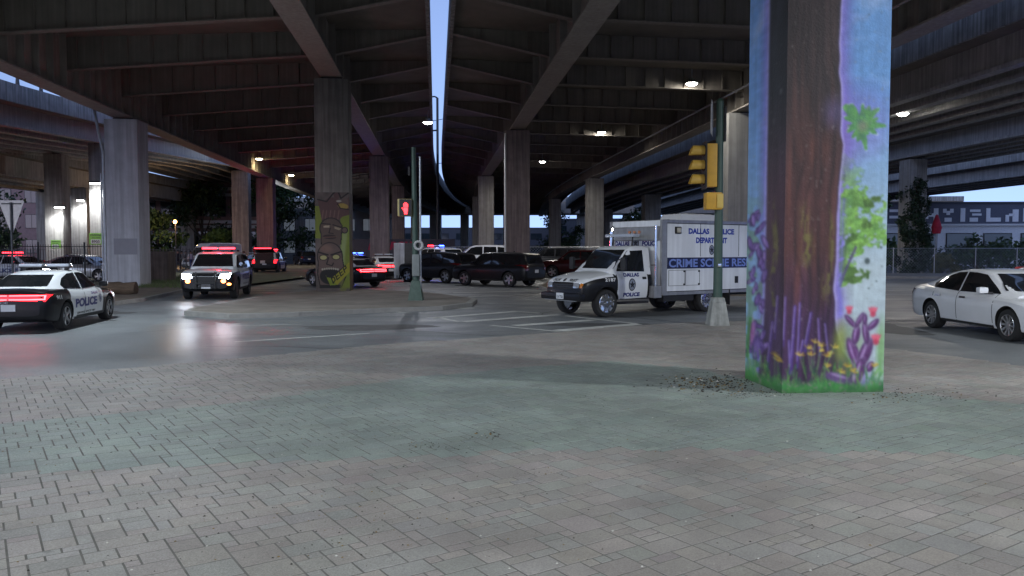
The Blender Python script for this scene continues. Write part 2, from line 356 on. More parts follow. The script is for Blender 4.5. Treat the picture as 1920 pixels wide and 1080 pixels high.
vg = MB(); vg.add([(-60, 41, .137), (-13.5, 41.0, .137), (-13.2, 62, .137), (-60, 62, .137)], [(0, 1, 2, 3)])
struct('verge', vg, M('verge_grass_dirt', (.115, .125, .07), .95, var=.4, scale=.8, bump=.6))
blades = MB(); r = random.Random(2)
for _ in range(2600):
    p = G(r.uniform(255, 352), r.uniform(519, 540), .135); h = r.uniform(.05, .2); a = r.uniform(0, 6.28)
    dx, dy = .012 * cos(a), .012 * sin(a)
    blades.add([(p.x - dx, p.y - dy, .13), (p.x + dx, p.y + dy, .13), (p.x + r.gauss(0, .05), p.y + r.gauss(0, .05), .13 + h)], [(0, 1, 2)])
tag(blades.build('verge_grass', M('grass_blade', (.10, .14, .05), .8, var=.3)), 'short patchy grass on the kerbed verge left of the patrol car', 'grass', kind='stuff')

# painted markings
mk = MB()
def stripe(pts, z=.006):
    q = px_poly(pts, z); mk.add(q, [(0, 1, 2, 3)])
def band(x0, y0, x1, y1, w):        # a painted line of width w metres between two places
    a = G(x0, y0, .006); b = G(x1, y1, .006); d = (b - a).normalized(); n = Vector((-d.y, d.x, 0)) * w / 2
    mk.add([a - n, b - n, b + n, a + n], [(0, 1, 2, 3)])
band(440, 641, 692, 625, .11); band(430, 611, 565, 608, .09); band(50, 607, 90, 605, .1)
band(700, 581, 890, 577.5, .3); band(803, 596.5, 965, 584, .32); band(868, 603, 1050, 590, .34); band(965, 610.5, 1112, 600, .36); band(1046, 620, 1195, 607.5, .38)
band(700, 581, 770, 587, .15); band(820, 595, 860, 603, .15); band(920, 610, 1050, 621.5, .15); band(1060, 592, 1195, 607, .15); band(960, 583, 1010, 587, .15)
band(760, 543, 860, 541, .3); band(850, 549, 1030, 545, .3); band(880, 556, 1030, 551, .3); band(720, 536, 800, 533, .3)
band(1655, 601, 1742, 599.5, .12); band(1665, 545, 1730, 543, .2); band(1400, 640, 1404, 640, .05)
struct('road_markings', mk, white_line)
ck = MB(); r = random.Random(17)
for _ in range(26):
    x, y = r.uniform(-16, 9), r.uniform(13, 34); a = r.choice([0.1, 1.5, .7]) + r.gauss(0, .3); pts = [(x, y)]
    for k in range(r.randint(5, 12)): a += r.gauss(0, .28); x += .45 * cos(a); y += .45 * sin(a); pts.append((x, y))
    wd = r.uniform(.008, .022)
    for (x0, y0), (x1, y1) in zip(pts, pts[1:]): d = Vector((x1 - x0, y1 - y0)).normalized(); nx, ny = -d.y * wd, d.x * wd; ck.add([(x0 - nx, y0 - ny, .0035), (x1 - nx, y1 - ny, .0035), (x1 + nx, y1 + ny, .0035), (x0 + nx, y0 + ny, .0035)], [(0, 1, 2, 3)])
struct('road_cracks', ck, M('crack_sealant', (.03, .03, .03), .5, var=.2))
pt = MB()
for cx_, cy_, rx, ry, sdd in ((-3.5, 19.5, 1.6, .7, 2), (2.2, 20.2, 1.3, .5, 4), (-13, 24, 1.5, 1.0, 9), (9, 19.5, .8, 1.6, 6), (-6, 25.5, 2.2, .6, 12)): q = blob(cx_, cy_, rx, ry, .0025, sdd); pt.add(q, [tuple(range(len(q)))])
struct('road_repairs', pt, M('patched_asphalt', (.10, .10, .10), .6, var=.25, scale=2, bump=.4, bscale=60))

# ---------------------------------------------------------------- viaducts
def cx(d): return -.095 * d + .0008 * max(0, d - 80) ** 2
def P(off, d, z): return (off + cx(d), d, z)
def stations(d0, d1, st=3.0): n = int((d1 - d0) / st); return [d0 + (d1 - d0) * k / n for k in range(n + 1)]
D0, D1 = -26.0, 172.0
def i_girder(name, off, zb, zt, d0, d1, parent, m, fw=.9, side=(), stif=1.12, web=.06, tf=.07):
    zf = (lambda d: zb(d)) if callable(zb) else (lambda d: zb); zu = (lambda d: zt(d)) if callable(zt) else (lambda d: zt)
    mb = MB(); rings = []
    for d in stations(d0, d1):
        b, t = zf(d), zu(d); h = fw / 2; w = web / 2
        rings.append([P(off + x, d, z) for x, z in ((-h, b), (h, b), (h, b + tf), (w, b + tf + .02), (w, t), (-w, t), (-w, b + tf + .02), (-h, b + tf))])
    mb.loft(rings)
    d = d0 + .5
    while d < d1 and d < 120:
        for s in side:
            x = off + s * (web / 2 + .14)
            b, t = zf(d) + tf + .01, zu(d) - .01
            mb.box(P(x, d, (b + t) / 2), (.28, .03, t - b))
        d += stif
    return mb.build(name, m, parent)
def slab(name, pts, d0, d1, th, parent, m):          # pts: (off, z underside)
    mb = MB(); rings = []
    for d in stations(d0, d1):
        zz = [(o, (z(d) if callable(z) else z)) for o, z in pts]
        rings.append([P(o, d, z) for o, z in zz] + [P(o, d, z + th) for o, z in zz[::-1]])
    mb.loft(rings); return mb.build(name, m, parent)
def strip(name, off0, off1, z0, z1, d0, d1, parent, m, z0f=None):
    mb = MB(); rings = []
    for d in stations(d0, d1):
        a = z0(d) if callable(z0) else z0; b = z1(d) if callable(z1) else z1
        rings.append([P(off0, d, a), P(off1, d, a), P(off1, d, b), P(off0, d, b)])
    mb.loft(rings); return mb.build(name, m, parent)
def beam_mesh(name, o0, o1, zb0, zb1, zt0, zt1, fw=.34, step=1.0, tf=.045):
    mb = MB(); w = .02
    def sect(o, b, t): return [(o, -fw / 2, b), (o, fw / 2, b), (o, fw / 2, b + tf), (o, w, b + tf), (o, w, t), (o, -w, t), (o, -w, b + tf), (o, -fw / 2, b + tf)]
    n = 6; mb.loft([sect(o0 + (o1 - o0) * k / n, zb0 + (zb1 - zb0) * k / n, zt0 + (zt1 - zt0) * k / n) for k in range(n + 1)])
    k = step / 2
    L = abs(o1 - o0)
    while k < L - .1:
        q = k / L; o = o0 + (o1 - o0) * q; b = zb0 + (zb1 - zb0) * q + tf + .01; t = zt0 + (zt1 - zt0) * q - .01
        if t - b > .15:
            for s in (-1, 1): mb.box((o, s * .09, (b + t) / 2), (.022, .14, t - b))
        k += step
    return mb.mesh(name, steel_dark)
def place_beams(me, name, parent, ds):
    for d in ds:
        o = link(name, me, parent); a = math.atan2(.095 - .0016 * max(0, d - 80), 1); o.location = (cx(d), d, 0); o.rotation_euler = (0, 0, a)
def parapet_rail(parent, off, zt, d0, d1, step=2.6, h=.75):
    mb = MB(); zf = zt if callable(zt) else (lambda d: zt)
    ds = stations(d0, d1, step)
    for a, b in zip(ds, ds[1:]): mb.tube(P(off, a, zf(a) + h), P(off, b, zf(b) + h), .06, n=6)
    for a in ds: mb.box(P(off, a, zf(a) + h / 2), (.12, .22, h), taper=.5)
    return mb.build('railing', dark_metal, parent)
Y0 = lambda k, ph, sp=5.6: [ph + sp * i for i in range(int((D0 - ph) // sp) + 1, int((D1 - ph) // sp))]

# left main viaduct: girders at off -15.2 and -4.4, cantilever brackets either side
L = thing('main_viaduct', 'steel girder viaduct overhead on the left of the narrow sky gap', 'viaduct')
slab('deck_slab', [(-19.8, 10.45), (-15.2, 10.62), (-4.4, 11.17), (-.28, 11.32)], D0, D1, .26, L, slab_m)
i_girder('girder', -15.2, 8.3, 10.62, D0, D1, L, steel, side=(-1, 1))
i_girder('girder', -4.4, 9.2, 11.17, D0, D1, L, steel, side=(-1, 1), stif=2.8)
strip('edge_beam', -.36, -.20, 10.92, 12.4, D0, D1, L, parapet_m)
strip('parapet', -20.0, -19.75, 10.3, 11.5, D0, D1, L, parapet_m)
ds = [34.8 + 5.6 * i for i in range(-10, 24)]
place_beams(beam_mesh('floor_beam', -15.15, -4.45, 9.25, 10.15, 10.62, 11.17), 'floor_beam', L, ds)
place_beams(beam_mesh('gap_bracket', -4.35, -.36, 10.12, 11.0, 11.17, 11.31, step=2.0), 'gap_bracket', L, ds)
place_beams(beam_mesh('edge_bracket', -15.25, -19.75, 9.3, 10.25, 10.62, 10.45, step=2.2), 'edge_bracket', L, ds)
# right main viaduct: girders at off +5.0 and +15.8
Rv = thing('main_viaduct', 'steel girder viaduct overhead on the right of the narrow sky gap', 'viaduct')
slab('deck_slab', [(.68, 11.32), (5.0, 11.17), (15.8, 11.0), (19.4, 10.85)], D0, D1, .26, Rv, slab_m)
i_girder('girder', 5.0, 9.2, 11.17, D0, D1, Rv, steel, side=(-1, 1), stif=2.8)
i_girder('girder', 15.8, 9.0, 11.0, D0, D1, Rv, steel, side=(-1, 1))
strip('edge_beam', .60, .76, 10.92, 12.4, D0, D1, Rv, parapet_m)
strip('parapet', 19.35, 19.6, 10.7, 11.9, D0, D1, Rv, parapet_m)
ds = [34.3 + 5.6 * i for i in range(-10, 24)]
place_beams(beam_mesh('floor_beam', 5.05, 15.75, 10.15, 9.97, 11.17, 11.0), 'floor_beam', Rv, ds)
place_beams(beam_mesh('gap_bracket', 4.95, .76, 10.12, 11.0, 11.17, 11.31, step=2.0), 'gap_bracket', Rv, ds)
place_beams(beam_mesh('edge_bracket', 15.85, 19.35, 9.95, 10.6, 11.0, 10.85, step=2.0), 'edge_bracket', Rv, ds)

for t_, o_, z_ in ((L, -5.1, 10.0), (Rv, 15.1, 9.85)):
    m_ = MB(); ds_ = stations(4, 120, 6)
    for a, b in zip(ds_, ds_[1:]): m_.tube(P(o_, a, z_), P(o_, b, z_), .055, n=6)
    for a in ds_: m_.box(P(o_, a, z_), (.16, .05, .16))
    m_.build('conduit', galv, t_)
def ramp(label, o0, o1, zb, d0, d1, n=4, depth=1.15, rail=True, near=1, par=.8, posts=False):
    t = thing('ramp_bridge', label, 'bridge'); zf = zb if callable(zb) else (lambda d: zb)
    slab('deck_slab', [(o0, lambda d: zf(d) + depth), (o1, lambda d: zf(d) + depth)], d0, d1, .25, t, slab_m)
    lo, hi = min(o0, o1), max(o0, o1)
    for k in range(n):
        o = lo + 1.0 + (hi - lo - 2.0) * k / (n - 1)
        i_girder('girder', o, zf, lambda d: zf(d) + depth, d0, d1, t, ramp_conc, fw=.55, web=.30, tf=.16)
    for o in (lo, hi):
        strip('parapet', o - .13, o + .13, lambda d: zf(d) + depth + .02, lambda d: zf(d) + depth + .25 + par, d0, d1, t, parapet_m)
        if rail: parapet_rail(t, o, lambda d: zf(d) + depth + .25 + par, d0, d1)
    return t
upA = lambda d: 8.6 + .058 * min(53, max(0, d - 42))
ramp('rising curved ramp bridge with rail, just left of the left viaduct', -37.0, -23.0, upA, 5, 150, n=6)
ramp('low ramp bridge farther left, seen under the rising ramp', -46.5, -36, lambda d: 8.2 + .012 * max(0, d - 66), 5, 150, rail=False, depth=1.7, par=.9)
ramp('outer ramp bridge with stained parapet, right of the right viaduct', 20.9, 30.0, 8.8, 0, 160, n=5, depth=1.25, par=1.35, rail=False)
ramp('farther ramp bridge at right, beyond the outer one', 34.6, 42.5, 8.8, 0, 160, n=5, depth=1.2)
ramp('farthest low bridge at right, over the lettered building', 51.0, 60.0, 8.4, 5, 160, n=5, depth=1.2, rail=False)

# ---------------------------------------------------------------- columns
def column(label, off, d, w, dp, zt, m=conc, group='viaduct columns', cap=None, z0=0, rz=.0, x=None):
    X = off + cx(d) if x is None else x
    t = thing('support_column', label, 'column', (X, d, z0), .095 + rz if x is None else rz, group)
    mb = MB(); mb.cbox((0, 0, (zt - z0) / 2), (w, dp, zt - z0), .05); 
    mb.build('shaft', m, t, smooth=40)
    b = MB(); b.box((0, 0, zt - z0 - .0), (w * .6, dp * .6, .16)); b.build('bearing', dark_metal, t)
    return t
colA = column('pale grey column with a repainted grey patch, on the left pavement', -15.25, 39.8, 1.55, 1.5, 8.22, M('cool_lit_column_concrete', (.52, .545, .575), .8, var=.12, scale=2, streak=.22, bump=.2))  # bluish cast of cool light put into the shaft's base colour
column('pinkish column behind the open-hatch patrol car, on its right', -15.2, 72, 1.45, 1.45, 8.22, conc_pink_lit)
column('dark far column under the left girder, behind the pinkish one', -15.2, 104, 1.4, 1.4, 8.22)
column('pinkish column in mid distance, right of the tiki-painted column', -4.4, 63, 1.45, 1.45, 9.12, conc_pink_lit)
column('far column directly behind the walk signal pole', -4.4, 92, 1.4, 1.4, 9.12, conc_pink_lit)
column('far dark column right of the walk signal pole, under the girder', -4.4, 121, 1.4, 1.4, 9.12)
G2c = column('dark brown column behind the black patrol car, white pipe on its edge', 5.0, 49.5, 1.45, 1.45, 9.12, conc_pink_lit)
column('paler twin-edged column left of the dark brown column', 5.0, 80, 1.5, 1.5, 9.12)
column('farthest column seen left of the paler twin-edged column', 5.0, 110, 1.4, 1.4, 9.12)
column('column rising behind the crime truck, beside the painted mural column', 15.8, 42.2, 1.5, 1.5, 8.92, M('lit_column_concrete', (.36, .355, .34), .8, var=.12, scale=2, streak=.2))
column('column left of the crime truck box, with two pipes', 15.8, 80, 1.6, 1.5, 8.92)
column('far dark column between the brown column and the crime truck', 15.8, 112, 1.5, 1.5, 8.92)
column('dark column seen over the crime truck roof', 26.5, 100, 2.0, 1.8, 8.7)
column('column of the outer ramp, hidden mostly by the mural column', 26.5, 60, 1.5, 1.5, 8.7)
lamp_cols = [column('lamp-lit column nearest the pale grey column, big green sign', -24.1, 58.5, 1.55, 1.5, upA(58.5) - .05),
             column('lamp-lit column in the middle of the lit three at left', -37.5, 85, 1.6, 1.5, 8.35),
             column('lamp-lit column leftmost of the lit three, small green sign', -33.2, 70.5, 1.5, 1.5, upA(70.5) - .05)]
column('grey-pink column standing behind the white patrol car', -24.5, 100, 2.0, 1.6, upA(100) - .05, conc_pink_lit)
column('slim grey column behind the white van, left of the grey-pink one', -37.5, 118, 1.9, 1.6, 8.7)
column('unlit column behind the leftmost lit column, near the brick block', -44.5, 92, 2.0, 1.6, 8.4)
for k, (o, d, lb) in enumerate(((-24.5, 132, 'far slim column right of the pinkish column'), (26.5, 135, 'very far slim column left of the crime truck'))): column(lb, o, d, 1.5, 1.5, 8.6)
ivy_col = column('ivy-covered column at right, in front of the lettered building', 36.2, 61, 1.4, 1.4, 8.7)

# pipe and paint patch on the pale column, white pipe on the brown column, pipes on the truck column
pp = MB(); pp.path([(-.84, -.72, .13), (-.84, -.72, 6.6), (-1.0, -.72, 7.4), (-1.25, -.72, 8.9)], .07); pp.path([(-.97, -.7, .13), (-.97, -.7, 5.6)], .045)
for z in (1.2, 3.2, 5.2): pp.box((-.86, -.72, z), (.3, .05, .05))
pp.build('conduit_pipe', galv, colA, smooth=40)
q = MB(); q.box((.12, -.752, 2.05), (1.1, .006, .78)); q.build('paint_patch', M('grey_cover_paint', (.30, .31, .34), .7, var=.06), colA)
pp = MB(); pp.tube((-.78, -.74, 0), (-.78, -.74, 8.9), .055); pp.build('drain_pipe', M('white_pvc', (.75, .75, .72), .5, var=.08), G2c, smooth=40)
# ---------------------------------------------------------------- vehicles
def paint(name, col, rough=.32): return M(name, col, rough, var=.05, scale=2, coat=.8 if max(col) > .2 else .06, spec=.5 if max(col) > .2 else .22)
white_p = paint('white_car_paint', (.78, .79, .80)); black_p = paint('black_car_paint', (.012, .012, .014)); silver_p = M('silver_car_paint', (.42, .43, .44), .3, metal=.6, var=.05, coat=.8)
red_p = paint('dark_red_car_paint', (.045, .006, .007)); greyblack_p = paint('graphite_car_paint', (.03, .032, .036)); navy_p = paint('dark_blue_car_paint', (.015, .02, .035))
glass = M('tinted_glass', (.012, .014, .016), .04, var=0, spec=.8, coat=1)
rubber = M('tyre_rubber', (.022, .022, .022), .85, var=.2, scale=12)
alloy = M('alloy_wheel', (.55, .55, .56), .3, metal=.85, var=.08); steel_rim = M('black_steel_rim', (.05, .05, .055), .45, metal=.4, var=.1)
chrome = M('chrome', (.75, .75, .76), .12, metal=1, var=0)
trim = M('black_plastic_trim', (.018, .018, .019), .6, var=.1); well_m = M('wheel_well', (.008, .008, .008), .95, var=0)
lens_off = M('unlit_tail_lens', (.12, .006, .006), .15, var=0, coat=1); lamp_off = M('clear_lamp_lens', (.55, .57, .6), .12, metal=.5, var=0, coat=1)
tail_on = M('lit_tail_lamp', (.4, .01, .01), .3, var=0, emis=(1, .012, .02), es=2.0); tail_core = M('bright_tail_lamp', (.4, .01, .01), .3, var=0, emis=(1, .045, .055), es=7)
head_on = M('lit_headlamp', (.8, .8, .8), .2, var=0, emis=(.82, .90, 1), es=32); amber_on = M('lit_amber_lamp', (.7, .3, .02), .3, var=0, emis=(1, .22, .05), es=7)
red_flash = M('red_beacon_lens', (.5, .01, .01), .2, var=0, emis=(1, .018, .03), es=6); blue_flash = M('blue_beacon_lens', (.01, .02, .5), .2, var=0, emis=(.04, .10, 1), es=9); white_flash = M('white_beacon_lens', (.8, .8, .8), .2, var=0, emis=(.8, .88, 1), es=14)
clear_bar = M('clear_beacon_lens', (.42, .45, .5), .15, var=0, coat=1)
navy_txt = M('navy_lettering', (.012, .02, .17), .4, var=0); black_txt = M('black_lettering', (.012, .012, .015), .4, var=0); white_txt = M('white_lettering', (.7, .7, .7), .4, var=0); grey_txt = M('grey_lettering', (.25, .27, .32), .4, var=0)
plate_m = M('number_plate', (.62, .64, .66), .4, var=.05); amber_lens = M('amber_lens', (.5, .16, .01), .2, var=0, coat=1)

def curve(keys, x):       # smooth interpolation through keys
    xs = [k[0] for k in keys]; n = len(keys)
    if x <= xs[0]: return keys[0][1]
    if x >= xs[-1]: return keys[-1][1]
    i = max(j for j in range(n) if xs[j] <= x)
    def sl(j):
        if j == 0 or j == n - 1: return 0 if n < 3 else (keys[min(j + 1, n - 1)][1] - keys[max(j - 1, 0)][1]) / (xs[min(j + 1, n - 1)] - xs[max(j - 1, 0)])
        a = (keys[j][1] - keys[j - 1][1]) / (xs[j] - xs[j - 1]); b = (keys[j + 1][1] - keys[j][1]) / (xs[j + 1] - xs[j])
        return 0 if a * b <= 0 else 2 * a * b / (a + b)
    h = xs[i + 1] - xs[i]; t = (x - xs[i]) / h; a, b = keys[i][1], keys[i + 1][1]
    return a * (1 + 2 * t) * (1 - t) ** 2 + b * t * t * (3 - 2 * t) + sl(i) * h * t * (1 - t) ** 2 - sl(i + 1) * h * t * t * (1 - t)

SEDAN = dict(L=5.0, ax=(1.53, -1.50), r=.35, wy=.80,
    w=[(-2.5, .70), (-2.44, .82), (-2.2, .90), (-1.5, .945), (-.5, .94), (.8, .94), (1.5, .94), (2.05, .89), (2.36, .78), (2.5, .60)],
    zb=[(-2.5, .42), (-2.4, .30), (-2.0, .24), (-.5, .2), (1, .2), (2.2, .2), (2.5, .3)],
    zs=[(-2.5, .80), (-2.43, .95), (-2.2, .99), (-1.5, 1.0), (-.5, .96), (.8, .92), (1.5, .88), (2.1, .79), (2.4, .69), (2.5, .58)],
    zt=[(-2.5, .86), (-2.43, 1.03), (-2.2, 1.07), (-1.5, 1.06), (-.5, 1.0), (.8, 1.0), (1.2, .99), (1.8, .93), (2.3, .80), (2.5, .63)],
    gw=[(-2.1, .74), (-1.2, .86), (0, .87), (.8, .86), (1.25, .78)], gr=[(-2.1, .66), (-1.2, .60), (-.2, .63), (.4, .62), (1.25, .70)],
    gz=[(-2.1, 1.05), (-1.65, 1.21), (-1.15, 1.385), (-.75, 1.44), (-.25, 1.47), (.2, 1.45), (.42, 1.405), (.85, 1.19), (1.25, .985)],
    sidewin=[[(.86, 1.0), (.32, 1.355), (-.02, 1.395), (-.30, 1.40), (-.32, .985)], [(-.40, .985), (-.38, 1.40), (-.75, 1.375), (-1.15, 1.27), (-1.42, 1.12), (-1.38, 1.03)]],
    front=[(-.68, 1.045), (.68, 1.045), (.54, 1.37), (-.54, 1.37)], rear=[(-.62, 1.10), (.62, 1.10), (.52, 1.36), (-.52, 1.36)],
    doors=[(.98, -.34), (-.34, -1.30)], doorz=(.28, .97), hoodx=1.15, trunkx=-1.7, handle=.86, mirror=(.72, 1.0))
FUSION = dict(SEDAN, L=4.87, ax=(1.46, -1.39), r=.335,
    zs=[(-2.5, .76), (-2.43, .92), (-2.2, .97), (-1.5, .97), (-.5, .92), (.8, .88), (1.5, .84), (2.1, .74), (2.4, .63), (2.5, .52)],
    zt=[(-2.5, .84), (-2.43, 1.02), (-2.2, 1.07), (-1.5, 1.05), (-.5, .98), (.8, .97), (1.2, .95), (1.8, .88), (2.3, .74), (2.5, .57)],
    gz=[(-2.2, 1.06), (-1.75, 1.19), (-1.2, 1.36), (-.75, 1.43), (-.2, 1.465), (.2, 1.45), (.45, 1.40), (.95, 1.15), (1.45, .95)],
    gw=[(-2.2, .72), (-1.2, .85), (0, .86), (.8, .85), (1.45, .76)], gr=[(-2.2, .64), (-1.2, .58), (-.2, .62), (.4, .61), (1.45, .68)],
    sidewin=[[(1.02, .955), (.36, 1.345), (0, 1.385), (-.30, 1.39), (-.32, .95)], [(-.38, .95), (-.36, 1.39), (-.75, 1.365), (-1.15, 1.265), (-1.55, 1.09), (-1.45, 1.0)]],
    front=[(-.68, 1.02), (.68, 1.02), (.53, 1.365), (-.53, 1.365)], handle=.82, mirror=(.80, .97))
SUV = dict(L=5.0, ax=(1.53, -1.42), r=.385, wy=.83,
    w=[(-2.5, .80), (-2.45, .91), (-2.2, .97), (-1.4, 1.0), (0, 1.0), (1, .995), (1.6, .99), (2.15, .95), (2.42, .86), (2.5, .76)],
    zb=[(-2.5, .46), (-2.4, .36), (-2, .31), (0, .28), (1.5, .28), (2.3, .31), (2.5, .42)],
    zs=[(-2.5, .98), (-2.44, 1.08), (-2.2, 1.11), (-1.4, 1.10), (0, 1.08), (1, 1.06), (1.6, 1.05), (2.1, 1.02), (2.4, .95), (2.5, .82)],
    zt=[(-2.5, 1.02), (-2.44, 1.14), (-2.2, 1.17), (-1.4, 1.17), (0, 1.16), (1, 1.16), (1.4, 1.15), (2, 1.11), (2.36, 1.02), (2.5, .86)],
    gw=[(-2.46, .84), (-2, .90), (-.5, .92), (.8, .91), (1.3, .84)], gr=[(-2.46, .72), (-2, .72), (-.5, .74), (.4, .72), (1.3, .76)],
    gz=[(-2.46, 1.16), (-2.32, 1.45), (-2.2, 1.66), (-1.9, 1.715), (-1.2, 1.755), (-.4, 1.77), (.25, 1.75), (.5, 1.70), (.9, 1.43), (1.3, 1.15)],
    sidewin=[[(.98, 1.15), (.5, 1.58), (.2, 1.64), (-.24, 1.66), (-.26, 1.14)], [(-.34, 1.14), (-.32, 1.66), (-1.12, 1.64), (-1.18, 1.14)], [(-1.26, 1.14), (-1.20, 1.635), (-1.9, 1.58), (-2.12, 1.22), (-2.05, 1.17)]],
    front=[(-.74, 1.2), (.74, 1.2), (.62, 1.66), (-.62, 1.66)], rear=[(-.72, 1.2), (.72, 1.2), (.62, 1.62), (-.62, 1.62)],
    doors=[(1.0, -.29), (-.29, -1.22)], doorz=(.38, 1.08), hoodx=1.15, trunkx=-9, handle=.98, mirror=(.80, 1.16))
VAN = dict(L=5.9, ax=(1.85, -1.8), r=.36, wy=.85,
    w=[(-2.95, .90), (-2.9, .97), (-2, 1.0), (0, 1.0), (1.5, 1.0), (2.3, .97), (2.75, .88), (2.95, .70)],
    zb=[(-2.95, .45), (-2.8, .36), (0, .32), (2.5, .32), (2.95, .4)],
    zs=[(-2.95, 1.1), (-2.9, 1.2), (0, 1.22), (1.8, 1.2), (2.4, 1.1), (2.8, .98), (2.95, .75)],
    zt=[(-2.95, 1.12), (-2.9, 1.25), (0, 1.27), (1.9, 1.25), (2.4, 1.15), (2.8, 1.02), (2.95, .8)],
    gw=[(-2.93, .92), (-2, .98), (1, .98), (1.8, .95), (2.2, .88)], gr=[(-2.93, .84), (-2, .86), (.8, .86), (1.2, .84), (2.2, .80)],
    gz=[(-2.93, 1.25), (-2.9, 2.2), (-2.75, 2.48), (-2.3, 2.53), (0, 2.55), (.7, 2.52), (1.05, 2.38), (1.6, 1.8), (2.2, 1.2)],
    sidewin=[[(1.75, 1.28), (1.35, 1.9), (.75, 1.92), (.75, 1.28)]], front=[(-.78, 1.32), (.78, 1.32), (.7, 2.1), (-.7, 2.1)], rear=[(-.75, 1.35), (.75, 1.35), (.72, 2.1), (-.72, 2.1)],
    doors=[(1.85, .62)], doorz=(.4, 1.2), hoodx=1.9, trunkx=-9, handle=1.05, mirror=(1.6, 1.35))
CAB = dict(L=4.3, ax=(.0, None), r=.405, wy=.84,       # van-based cutaway cab, front axle at x = 0
    w=[(-1.75, .98), (-1, .99), (-.3, .995), (.3, .97), (.65, .93), (.82, .86), (.88, .76)],
    zb=[(-1.75, .5), (-.5, .48), (.4, .46), (.75, .46), (.88, .52)],
    zs=[(-1.75, 1.24), (-1, 1.24), (-.3, 1.22), (.3, 1.16), (.7, 1.06), (.84, .98), (.88, .86)],
    zt=[(-1.75, 1.3), (-.9, 1.34), (-.45, 1.35), (0, 1.31), (.5, 1.20), (.78, 1.09), (.86, 1.0), (.88, .88)],
    gw=[(-1.75, .93), (-1, .94), (-.4, .93), (-.2, .9)], gr=[(-1.75, .80), (-1.2, .78), (-.8, .76), (-.2, .82)],
    gz=[(-1.75, 2.06), (-1.5, 2.09), (-1.15, 2.07), (-.98, 2.0), (-.6, 1.66), (-.22, 1.32)],
    sidewin=[[(-.42, 1.33), (-.52, 1.50), (-.93, 1.93), (-1.48, 1.95), (-1.48, 1.31)]], front=[(-.80, 1.40), (.80, 1.40), (.68, 1.96), (-.68, 1.96)], rear=None,
    doors=[(-.38, -1.6)], doorz=(.52, 1.24), hoodx=-.25, trunkx=-9, handle=1.12, mirror=(-.5, 1.4))

